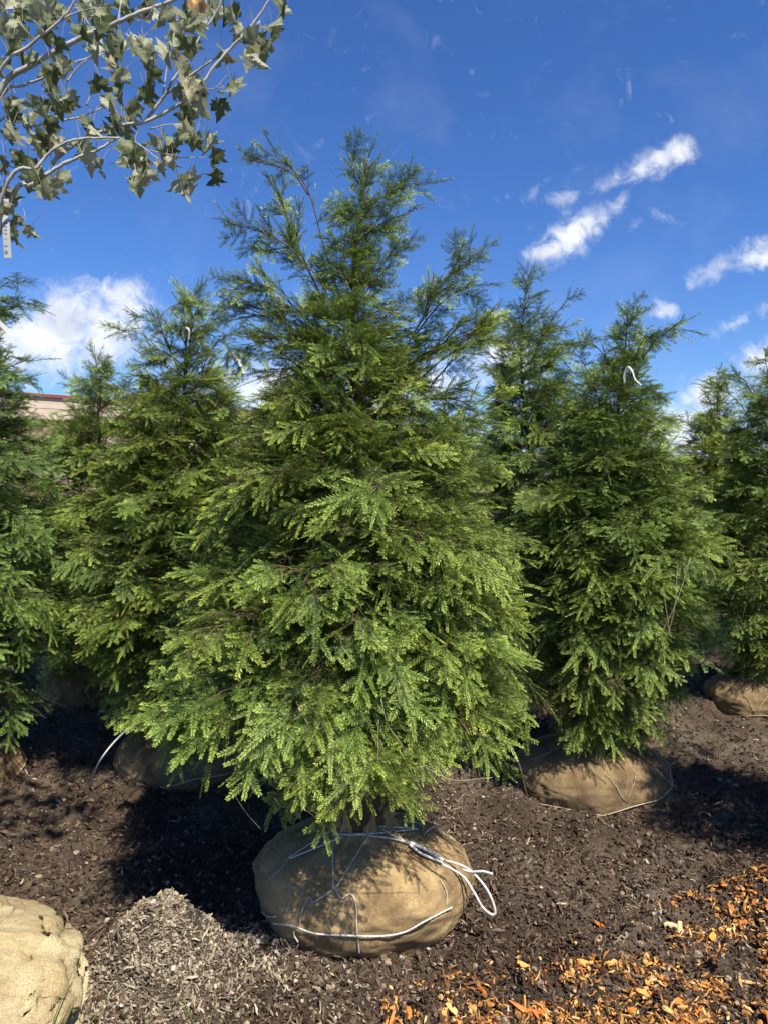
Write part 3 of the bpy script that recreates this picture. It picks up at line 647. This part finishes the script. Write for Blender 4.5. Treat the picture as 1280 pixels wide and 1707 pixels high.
mbm, mV, mF = ball_mesh('root_ball', .375, .36, .285, 5, lump=.03, folds=.10, nu=300, nvv=130)
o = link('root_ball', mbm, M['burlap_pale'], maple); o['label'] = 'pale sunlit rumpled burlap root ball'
bvP = BVHTree.FromPolygons([Vector(v) for v in mV], mF)
def flap(seed, th0, th1, z0, z1, off):
    rg = random.Random(seed); nu_, nv_ = 46, 22; V = []; top = []
    for side in (1, 0):
        for j in range(nv_):
            for i in range(nu_):
                u, v = i / (nu_ - 1), j / (nv_ - 1); e = noise.noise(Vector((u * 5, v * 5, seed))) * .05; th = th0 + (th1 - th0) * (u + e * (.4 if 0 < u < 1 else 1)); z = z0 + (z1 - z0) * v + noise.noise(Vector((u * 6, 0, seed + 5))) * .05 * (1 - v)
                d = Vector((math.cos(th), math.sin(th), 0)); hit = bvP.ray_cast(d * 2 + Vector((0, 0, z)), -d); p = hit[0] if hit[0] is not None else d * .1 + Vector((0, 0, z)); nn = (hit[1] if hit[1] is not None else d)
                w = off + .012 * abs(noise.noise(Vector((u * 7 + v * 3, v * 2, seed + 2)))) + .010 * (1 - v)**3; V.append(p + (nn + UPV * .3).normalized() * (w if side else w - .004))
    n_ = nu_ * nv_; F_ = []
    for j in range(nv_ - 1):
        for i in range(nu_ - 1):
            a_ = j * nu_ + i; F_.append((a_, a_ + 1, a_ + nu_ + 1, a_ + nu_)); F_.append((n_ + a_, n_ + a_ + nu_, n_ + a_ + nu_ + 1, n_ + a_ + 1))
    for i in range(nu_ - 1): F_.append((i, n_ + i, n_ + i + 1, i + 1))
    for j in range(nv_ - 1): F_.append((j * nu_ + nu_ - 1, n_ + j * nu_ + nu_ - 1, n_ + (j + 1) * nu_ + nu_ - 1, (j + 1) * nu_ + nu_ - 1)); F_.append((j * nu_, (j + 1) * nu_, n_ + (j + 1) * nu_, n_ + j * nu_))
    m_ = MB(); m_.add(V, F_); me_ = m_.mesh('cloth_flap', True); uv = me_.uv_layers.new(name='UVMap')
    for l_ in me_.loops: k_ = l_.vertex_index % n_; uv.data[l_.index].uv = ((k_ % nu_) * .008, (k_ // nu_) * .008)
    return me_
pale_ball = o
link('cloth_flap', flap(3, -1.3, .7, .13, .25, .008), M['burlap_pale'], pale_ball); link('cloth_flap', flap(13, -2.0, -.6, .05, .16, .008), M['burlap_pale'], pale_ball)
mb = MB(); tr = catmull([Vector((0, 0, .3)), Vector((.01, .02, 1.2)), Vector((-.02, .0, 2.2)), Vector((.03, .02, 3.3)), Vector((.02, 0, 4.2))], 8); mb.tube(tr, [.026 * (1 - .8 * i / (len(tr) - 1)) for i in range(len(tr))], 10); link('trunk', mb.mesh('trunk', True), M['maplebark'], maple)
zq = lambda L_: [(x * .390625, y * .390625) for x, y in L_]
BR = [([(0,385),(150,270),(330,170),(480,105),(620,45),(740,0),(900,-90)], .0085, 1.78, 2.12), ([(0,300),(120,200),(260,85),(320,0),(380,-120)], .0048, 1.7, 2.2), ([(260,85),(350,45),(450,35)], .002, 1.7, None),
  ([(0,420),(100,365),(180,335),(300,275),(400,240)], .005, 1.9, 2.1), ([(60,830),(130,790),(240,720),(340,670),(420,640),(500,590)], .0068, 1.75, 1.80), ([(40,770),(150,720),(200,665),(280,610),(360,592),(510,588)], .0052, 1.68, 1.82),
  ([(220,700),(300,630),(420,570),(520,535),(620,520),(760,450),(850,375),(920,280),(1000,190),(1060,130),(1150,0),(1190,-60)], .0055, 1.85, None), ([(620,520),(660,465),(710,400),(740,340),(800,260),(860,150),(920,60),(960,-30)], .0042, 1.87, None),
  ([(710,400),(830,310),(940,235),(1040,160),(1110,90)], .0032, 1.89, None), ([(0,520),(150,540),(220,500),(300,510),(420,470),(480,440)], .0038, 1.95, 1.95), ([(570,600),(640,650),(730,720)], .002, 1.72, None), ([(640,640),(760,670),(880,672)], .0016, 1.72, None),
  ([(700,400),(715,280),(750,150),(760,60)], .0017, 1.87, None), ([(290,350),(330,290),(400,240),(520,180)], .0024, 1.9, None), ([(370,450),(400,390),(470,340)], .002, 1.94, None), ([(640,550),(740,530),(820,560)], .0017, 1.8, None), ([(500,120),(520,0)], .003, 1.8, None), ([(590,520),(605,430)], .0012, 1.86, None), ([(560,640),(590,760)], .0012, 1.73, None), ([(870,385),(960,370)], .0014, 1.86, None), ([(680,20),(760,50),(840,20)], .0016, 1.8, None), ([(920,380),(970,320)], .001, 1.86, None)]
for pl, r, Yb, tz in BR:
    pts = [at_y(x, y, Yb) - mo for x, y in zq(pl)]
    if tz is not None: pts = [Vector((0, 0, tz - MZ - .22)), (Vector((0, 0, tz - MZ - .22)) * .4 + pts[0] * .6) + Vector((0, 0, -.02))] + pts
    c = catmull(pts, 6); n = len(c); rgb = random.Random(len(c)); c = [p + Vector((rgb.gauss(0, .0004), rgb.gauss(0, .0008), rgb.gauss(0, .0004))) for p in c]
    mb = MB(); mb.tube(c, [r * (1 - .62 * i / (n - 1)) * (1.12 if i % 9 == 0 else 1) for i in range(n)], 7); link('branch', mb.mesh('branch', True), M['maplebark'], maple)
LV = [(60,40),(180,60),(90,130),(190,130),(340,130),(50,180),(20,260),(120,240),(200,290),(280,270),(420,30),(470,40),(450,110),(520,200),(480,180),(600,200),(640,240),(400,210),(440,250),(560,80),(610,60),(530,30),(520,300),(540,340),(620,210),(650,300),(640,390),(760,130),(830,110),(820,180),(790,40),(840,30),(960,40),(900,90),(930,20),(740,230),(770,300),(950,220),(1060,130),(1110,170),(1130,210),(1090,250),(1180,105),(1190,30),(960,370),(950,440),(850,380),(840,440),(840,490),(790,390),(440,430),(470,440),(410,360),(500,380),(560,460),(210,350),(230,410),(270,440),(190,450),(60,430),(30,500),(60,550),(110,520),(220,520),(310,440),(300,400),(250,600),(200,600),(350,560),(400,560),(530,570),(480,560),(800,520),(770,560),(820,590),(860,600),(700,620),(720,670),(690,700),(560,640),(600,700),(530,690),(590,790),(620,740),(750,760),(790,800),(930,680),(940,750),(890,720),(350,640),(430,690),(460,690),(130,680),(60,680),(20,690),(190,760),(200,800),(240,770),(130,770),(30,830),(20,870),(80,970),(100,990),(10,940),(100,60),(30,100),(240,40),(20,20),(150,20),(260,180),(310,30),(660,20),(700,60),(1000,90),(870,50)]
rg = random.Random(5); nleaf = 0; mbp = MB()
for (x, y) in LV:
    for q in range(rg.choice((1, 2, 2, 3))):
        if nleaf >= 296: break
        px, py = (x + rg.gauss(0, 16)) * .390625, (y + rg.gauss(0, 16) - 22) * .390625; p = at_y(px, py, rg.uniform(1.66, 1.96)) - mo
        d = Vector((rg.gauss(0, .32), rg.gauss(0, .32), -1)).normalized(); up = Vector((rg.gauss(.2, .8), rg.gauss(-.7, .7), .4))
        me_ = leaf_red if (nleaf in (61, 190)) else leaves[rg.randrange(len(leaves))]; o = link('leaf', me_, None, maple); o.location = p; o.rotation_euler = frame_euler(d, up); sc = rg.uniform(.042, .066); o.scale = (sc, sc, sc); nleaf += 1
        pet = p - d * .01 + Vector((rg.gauss(0, .015), rg.gauss(0, .015), rg.uniform(.02, .045))); mbp.tube([p, (p + pet) * .5 + Vector((0, 0, .008)), pet], .0007, 3, False)
o = link('leaf_stalks', mbp.mesh('leaf_stalks'), M['straw'], maple); o['kind'] = 'stuff'
# printed tag on the maple
def tag_mat():
    m, nt, b, out = newmat('printed_tag'); L = nt.links; tc = nt.nodes.new('ShaderNodeTexCoord'); sp = nt.nodes.new('ShaderNodeSeparateXYZ'); L.new(tc.outputs['Generated'], sp.inputs[0])
    w = nt.nodes.new('ShaderNodeTexWhiteNoise'); w.noise_dimensions = '1D'; ml = nt.nodes.new('ShaderNodeMath'); ml.operation = 'MULTIPLY'; L.new(sp.outputs[2], ml.inputs[0]); ml.inputs[1].default_value = 34; fl = nt.nodes.new('ShaderNodeMath'); fl.operation = 'FLOOR'; L.new(ml.outputs[0], fl.inputs[0]); L.new(fl.outputs[0], w.inputs['W'])
    c = ramp(nt, w.outputs['Value'], [(.68, (.42, .41, .38)), (.70, (.16, .16, .15))]); a = ramp(nt, sp.outputs[0], [(.36, (1, 1, 1)), (.38, (0, 0, 0)), (.66, (0, 0, 0)), (.68, (1, 1, 1))])
    mx = nt.nodes.new('ShaderNodeMix'); mx.data_type = 'RGBA'; L.new(a, mx.inputs[0]); L.new(c, mx.inputs[6]); mx.inputs[7].default_value = (.42, .41, .38, 1); L.new(mx.outputs[2], b.inputs['Base Color']); b.inputs['Roughness'].default_value = .5; return m
M['tag'] = tag_mat()
def strip(name, pl, w, mat, label, cat, group=None, th=.0006, tw=0.0):
    pts = catmull([at_y(x, y, Y_) for x, y, Y_ in pl], 5); org = pts[-1].copy(); mb = MB(); n = len(pts); vs_ = []
    for i, p in enumerate(pts):
        t = (pts[min(i+1, n-1)] - pts[max(i-1, 0)]).normalized(); a = tw * i / n; s_ = t.cross(Vector((math.sin(a), -math.cos(a), 0))).normalized(); nn = s_.cross(t).normalized()
        vs_ += [p - org + s_ * w/2 + nn*th, p - org - s_ * w/2 + nn*th, p - org - s_ * w/2 - nn*th, p - org + s_ * w/2 - nn*th]
    fs = [(4*i+k, 4*i+(k+1) % 4, 4*i+4+(k+1) % 4, 4*i+4+k) for i in range(n - 1) for k in range(4)] + [(3, 2, 1, 0), (4*n-4, 4*n-3, 4*n-2, 4*n-1)]
    mb.add(vs_, fs); o = link(name, mb.mesh(name), M[mat]); o.location = org; return tag(o, label, cat, group)
strip('plant_tag', [(9,332,1.73),(11,380,1.72),(14,430,1.72)], .017, 'tag', 'long narrow printed tag hanging from the maple at the left edge', 'tag')
strip('ribbon', [(388,588,3.1),(398,600,3.09),(408,622,3.08)], .011, 'ribbon', 'white ribbon on the arching right side shoot of the left hemlock', 'ribbon', tw=.6)
strip('ribbon', [(307,562,3.2),(306,552,3.19),(311,546,3.18),(316,551,3.18),(315,566,3.19)], .008, 'ribbon', 'white ribbon loop near the top of the left hemlock', 'ribbon', tw=1.0)
strip('ribbon', [(-8,532,3.15),(4,542,3.14),(20,558,3.13)], .02, 'ribbon', 'short grey ribbon sticking out at the left edge of the picture', 'ribbon', tw=.5)
strip('ribbon', [(1041,638,2.88),(1040,624,2.87),(1046,612,2.86),(1053,618,2.86),(1058,632,2.86),(1068,642,2.85)], .009, 'ribbon', 'pale pinkish ribbon tied near the top of the right hemlock', 'ribbon', tw=.9)

# ------------------------------------------------------------------ building behind
M['brick'] = None
def brick_mat():
    m, nt, b, out = newmat('brick_wall'); tc = nt.nodes.new('ShaderNodeTexCoord'); br = nt.nodes.new('ShaderNodeTexBrick'); mp = nt.nodes.new('ShaderNodeMapping'); mp.inputs['Rotation'].default_value = (R(90), 0, 0)
    nt.links.new(tc.outputs['Object'], mp.inputs[0]); nt.links.new(mp.outputs[0], br.inputs[0]); br.inputs['Scale'].default_value = 4; br.inputs['Color1'].default_value = (.25, .145, .105, 1); br.inputs['Color2'].default_value = (.19, .11, .08, 1); br.inputs['Mortar'].default_value = (.38, .30, .25, 1)
    nt.links.new(br.outputs[0], b.inputs['Base Color']); b.inputs['Roughness'].default_value = .9; return m
M['brick'] = brick_mat(); M['siding'] = nmat('beige_siding', [(.3, (.46, .36, .27)), (.7, (.56, .46, .35))], 3, .8); M['coping'] = nmat('dark_red_coping', [(.3, (.16, .045, .035)), (.7, (.22, .07, .05))], 4, .6)
M['unit'] = nmat('rooftop_metal', [(.3, (.16, .14, .09)), (.7, (.22, .20, .13))], 4, .7)
A = Vector((-22.0, 22.0, .42)); B = Vector((-2.2, 41.6, .42)); L_ = (B - A).length; bz = math.atan2(B.y - A.y, B.x - A.x)
bld = empty('building', A); bld.rotation_euler = (0, 0, bz); tag(bld, 'low beige and brick building with dark red roof edge behind the left trees', 'building'); HB = 4.25
def bpart(name, x0, x1, y0, y1, z0, z1, mat):
    mb = MB(); mb.box(((x0+x1)/2, (y0+y1)/2, (z0+z1)/2), ((x1-x0)/2, (y1-y0)/2, (z1-z0)/2)); return link(name, mb.mesh(name), M[mat], bld)
bpart('wall', 0, L_, .02, 9, -.5, HB - .9, 'brick')
for k in range(4): bpart('siding_board', 0, L_, -.03 + .012 * (k % 2), 8.9, HB - .9 + k * .225, HB - .9 + k * .225 + .215, 'siding')
bpart('coping', -.1, L_ + .1, -.12, 9.05, HB, HB + .13, 'coping')
for k in range(7): bpart('pilaster', 1.2 + k * 4.1, 1.95 + k * 4.1, -.10, .02, -.5, HB - .9, 'siding')
for k in range(6):
    w = bpart('window', 2.9 + k * 4.1, 4.3 + k * 4.1, -.012, .03, .9, 2.2, 'unit')
vent = bpart('rooftop_vent', 16.1, 17.1, 2.0, 2.9, HB + .13, HB + .75, 'unit')

# ------------------------------------------------------------------ mulch shreds, wood chips
def shred(seed, L0, w, t, n=4):
    rg = random.Random(seed); V = []; Fc = []; yo = zo = 0
    for i in range(n + 1):
        f = i / n; yo += rg.gauss(0, .07) * L0; zo += rg.gauss(0, .06) * L0; k = (1 - abs(f - .5) * rg.uniform(.6, 1.5)); k = max(.12, k); x = (f - .5) * L0; j = lambda: rg.uniform(.6, 1.3)
        V += [Vector((x + rg.gauss(0, .05) * L0, yo + w/2*k*j(), zo + t/2)), Vector((x, yo - w/2*k*j(), zo + t/2)), Vector((x, yo - w/2*k*j(), zo - t/2)), Vector((x, yo + w/2*k*j(), zo - t/2))]
    for i in range(n):
        for q in range(4): Fc.append((4*i+q, 4*i+(q+1) % 4, 4*i+4+(q+1) % 4, 4*i+4+q))
    Fc += [(3, 2, 1, 0), (4*n, 4*n+1, 4*n+2, 4*n+3)]; mb = MB(); mb.add(V, Fc); return mb.mesh('shred')
def clod(seed, r):
    rg = random.Random(seed); bm = bmesh.new(); bmesh.ops.create_icosphere(bm, subdivisions=2, radius=r)
    for v in bm.verts: v.co *= 1 + .55 * noise.noise(v.co / r * 1.3 + Vector((seed, 0, 0))) + rg.uniform(-.1, .1); v.co.z *= .7
    me = bpy.data.meshes.new('clod'); bm.to_mesh(me); bm.free(); return me
def with_mat(ms, mat):
    out = []
    for m_ in ms: c = m_.copy(); c.materials.append(M[mat]); out.append(c)
    return out
base_sh = [shred(i, rnd.uniform(.018, .055), rnd.uniform(.003, .009), rnd.uniform(.0015, .004)) for i in range(9)] + [clod(50 + i, rnd.uniform(.006, .012)) for i in range(4)] + [shred(70 + i, rnd.uniform(.012, .024), rnd.uniform(.008, .014), .003, 3) for i in range(5)]
NB = len(base_sh)
G_m = instancer_group('mulch_shreds', source_collection('bark_shred', with_mat(base_sh, 'mulch'))); G_d = instancer_group('dry_shreds', source_collection('dry_shred', with_mat(base_sh, 'drymulch'))); G_a = instancer_group('amber_shreds', source_collection('amber_shred', with_mat(base_sh, 'amber')))
npr = np.random.RandomState(3)
def lay(name, G, x, y, smin, smax, label, lift=.003, tilt=.55):
    n = len(x); z = gz(x, y) + npr.uniform(-.003, .006, n) + lift
    rot = np.stack([npr.normal(0, tilt, n), npr.normal(0, tilt, n), npr.uniform(0, 6.283, n)], 1)
    o = scatter(name, G, np.stack([x, y, z], 1), rot, (smin + (smax - smin) * npr.rand(n)**2.2), npr.randint(0, NB, n)); return tag(o, label, 'mulch', kind='stuff')
n = 130000; u = npr.rand(n); yy = 1 / (1 / 1.3 - u * (1 / 1.3 - 1 / 6.5)); xx = npr.uniform(-1, 1, n) * (.62 * yy + .55)
dm = fbm(xx * 1.1 + 5, yy * 1.1, 3, 21) + .35 * (npr.rand(n) - .5) * .5
mound = .7 * np.exp(-(((xx + .64) / .24)**2 + ((yy - 2.06) / .22)**2)) + .8 * np.exp(-(((xx + .34) / .12)**2 + ((yy - 2.2) / .16)**2))
dry = (npr.rand(n) < np.clip(mound * 1.25, 0, .93)) | ((dm > .06) & (npr.rand(n) < .30) & (xx > -.2)) | (npr.rand(n) < .035)
q = 9000; ra = npr.rand(q)**.6 * .24 * (1 + .3 * npr.randn(q)); th_ = npr.rand(q) * 6.283; lay('dry_mulch', G_d, -.65 + ra * np.cos(th_), 2.06 + .95 * ra * np.sin(th_), .15, .8, 'pale fibrous dried mulch heap left of the front root ball', .006, .7)
lay('bark_mulch', G_m, xx[~dry], yy[~dry], .22, 1.2, 'dark brown shredded bark mulch covering the ground'); lay('dry_mulch', G_d, xx[dry], yy[dry], .2, 1.0, 'pale dried mulch bits scattered over the dark mulch', .005)
q = 2600; cu = npr.rand(q); cy = 1 / (1 / 1.4 - cu * (1 / 1.4 - 1 / 5.0)); cx = npr.uniform(-1, 1, q) * (.6 * cy + .4)
o = lay('soil_clods', G_m, cx, cy, .6, 1.6, 'dark crumbly soil clods scattered through the mulch', -.003); o.data.attributes['idx'].data.foreach_set('value', npr.randint(9, 13, q).astype(np.int32))
# orange wood chips, lower right
def zone_pts(n, seed, big=False):
    rg = random.Random(seed); out = []
    while len(out) < n:
        px, py = rg.uniform(640, 1480), rg.uniform(1430, 1830)
        top = 1440 + max(0, (1290 - px)) * .36 if px > 1060 else 1530 + (1060 - px) * .28
        d = (py - top) / 60; pr = 0 if d < 0 else min(1, (.5 if px > 1120 else .12) + d * .45)
        if px < 1120 and 1480 < py < 1700: pr *= .22 if py < 1600 else .7
        if px > 1300 or py > 1720: pr *= .5
        hole = math.exp(-(((px - 1150) / 85)**2 + ((py - 1600) / 50)**2)); pr *= 1 - .85 * hole
        pr *= max(.06, min(1, .5 + 2.2 * noise.noise(Vector((px / 75, py / 42, 3))) + 1.0 * noise.noise(Vector((px / 26, py / 18, 8)))))
        if rg.random() < pr: out.append((px, py))
    return out
zp = gpts(zone_pts(6000, 1))
lay('wood_chip_litter', G_a, np.array([p.x for p in zp]), np.array([p.y for p in zp]), .5, 1.25, 'amber shredded wood litter at the lower right', .008, .5)
chipm = [shred(300 + i, rnd.uniform(.022, .042), rnd.uniform(.010, .018), rnd.uniform(.003, .006), 3) for i in range(10)] + [shred(330 + i, rnd.uniform(.045, .075), rnd.uniform(.006, .010), .004, 4) for i in range(4)]
for m_ in chipm: m_.materials.append(M['orange'])
rg = random.Random(9)
zc = zone_pts(230, 2)
for (px, py), p in zip(zc, gpts(zc)):
    ci = rg.randrange(len(chipm)); o = link('wood_chip', chipm[ci]); o.location = p + Vector((0, 0, .009)); o.rotation_euler = (rg.gauss(0, .3), rg.gauss(0, .3), rg.uniform(0, 6.28)); k = rg.uniform(.75, 1.5); o.scale = (k, k, k)
    where = 'on the litter heap at the right edge' if px > 1120 and py < 1600 else 'near the bottom right corner' if px > 1000 and py > 1600 else 'along the bottom edge' if py > 1600 else 'on dark mulch beside the litter heap'
    tag(o, ('blocky orange wood chip ' if ci < 10 else 'slender orange wood splinter ') + where, 'wood chip', ('orange wood chips ' if ci < 10 else 'orange splinters ') + where)
def chip_at(px, py, L0, w, t, rz, seed, label, lift=.011):
    m_ = shred(seed, L0, w, t, 5); m_.materials.append(M['orange']); o = link('wood_chip', m_); o.location = gpt(px, py) + Vector((0, 0, lift)); o.rotation_euler = (.1, .05, rz); return tag(o, label, 'wood chip', 'orange wood chips strewn at the lower right')
chip_at(800, 1672, .20, .016, .006, -.55, 501, 'long orange splinter lying at the bottom edge of the picture')
chip_at(999, 1543, .034, .020, .006, -.3, 502, 'single bright orange chip alone on the dark mulch right of the front root ball')
chip_at(1118, 1551, .042, .020, .006, -.25, 503, 'large amber chip at the left edge of the right hand litter heap')
chip_at(975, 1610, .05, .016, .006, -.5, 504, 'orange chip with tapered end below the lone bright chip')
def leaf_at(): pass

# ------------------------------------------------------------------ small things
def stem(name, pl, r, label, cat, group=None, mat='straw'):
    pts = catmull(pl, 6); org = pts[-1].copy(); mb = MB(); n = len(pts); mb.tube([p - org for p in pts], [r * (1 - .4 * i / n) for i in range(n)], 5); o = link(name, mb.mesh(name, True), M[mat]); o.location = org; return tag(o, label, cat, group)
ST = [[(494,1169),(516,1212),(533,1253),(570,1275)],[(431,1303),(469,1283),(500,1273),(545,1266)],[(391,1325),(412,1356),(436,1383)],[(430,1220),(416,1228),(411,1244),(416,1258)],[(459,1331),(469,1344),(490,1347)],[(512,1337),(503,1352),(490,1370)],[(509,1350),(532,1366),(556,1384)],
      [(630,1278),(630,1240),(631,1200)],[(634,1234),(641,1255),(647,1270)],[(635,1165),(650,1215),(700,1270),(745,1290)],[(665,1250),(690,1295),(715,1340)],[(700,1275),(755,1300),(820,1296)],[(567,1060),(572,1080),(595,1107)]]
for pl in ST:
    stem('dry_stem', [at_y(x, y, 1.86 + .10 * max(0, (y - 1250) / 130) + .015 * i) for i, (x, y) in enumerate(pl)], .0010, 'thin dry straw stem caught in the lower branches of the central hemlock', 'straw', 'dry stems caught in the central hemlock')
g0 = gpt(886, 1374); stem('dry_stem', [at_y(835,1218,2.3), at_y(862,1268,2.45), at_y(876,1320,2.6), g0 + Vector((0, 0, .005))], .0022, 'long brown stem arching from the central hemlock down to the mulch at right', 'straw')
for pl in ([(1128,952),(1124,1010),(1112,1062)], [(1150,930),(1128,1000),(1098,1064)], [(1105,985),(1112,1030),(1118,1066)]):
    stem('dry_stem', [at_y(x, y, 2.78) for x, y in pl], .0013, 'tall straw stem caught in the right side of the right hemlock', 'straw', 'dry stems caught in the right hemlock')
g1 = gpt(150, 1312); stem('loose_cord', [at_y(250,1203,3.28), at_y(222,1210,3.2), at_y(192,1236,3.16), at_y(165,1272,3.14), g1], .006, 'pale loose cord arching off the left root ball onto the mulch', 'cord', mat='rope')
mb = MB(); g2 = gpt(236, 1562); mb.tube(catmull([Vector((-.028, 0, -.01)), Vector((-.024, 0, .018)), Vector((-.006, -.004, .034)), Vector((.016, 0, .026)), Vector((.026, .004, .006)), Vector((.040, .0, -.012))], 5), [.005 + .002 * math.sin(i) for i in range(26)], 6)
o = link('plastic_loop', mb.mesh('plastic_loop', True), M['ribbon']); o.location = g2; tag(o, 'small white plastic loop half buried in the pale mulch heap', 'plastic scrap')
h0 = [gpt(1165, 1082), gpt(1195, 1074), gpt(1225, 1070), gpt(1262, 1073), gpt(1310, 1066), gpt(1380, 1070)]; o = stem('garden_hose', [p + Vector((0, 0, .03)) for p in h0], .016, 'bright green hose lying on the mulch at the far right', 'hose', mat='hose')
def tuft(px, py, n, h, seed, label, at=None):
    rg = random.Random(seed); g = gpt(px, py) if at is None else Vector((at[0], at[1], gz1(*at))); e = empty('grass_tuft', g); tag(e, label, 'grass')
    for i in range(n):
        az = rg.uniform(0, 6.28); l = h * rg.uniform(.6, 1.1); p = Vector((rg.gauss(0, .012), rg.gauss(0, .012), -.005)); d = Vector((math.cos(az) * .35, math.sin(az) * .35, 1)).normalized(); mb = MB(); vs_ = []; m = 6
        for k in range(m + 1):
            w = .003 * (1 - (k / m)**2) + .0002; s_ = Vector((-math.sin(az), math.cos(az), 0)); nn = d.cross(s_) * .0004; vs_ += [p + s_ * w + nn, p - s_ * w + nn, p - nn]; d = (d + Vector((math.cos(az), math.sin(az), -.35)) * .12).normalized(); p = p + d * l / m
        mb.add(vs_, [(3*k+q, 3*k+(q+1) % 3, 3*k+3+(q+1) % 3, 3*k+3+q) for k in range(m) for q in range(3)]); link('blade', mb.mesh('blade', True), M['grass'], e)
tuft(22, 1830, 11, .40, 1, 'green grass tuft in front of the pale burlap ball at the lower left', at=(-.80, 1.48)); tuft(345, 1745, 8, .14, 2, 'thin grass tuft at the bottom edge in front of the pale mulch heap'); tuft(1015, 1690, 4, .05, 4, 'tiny pale green sprout among the orange chips at the bottom')
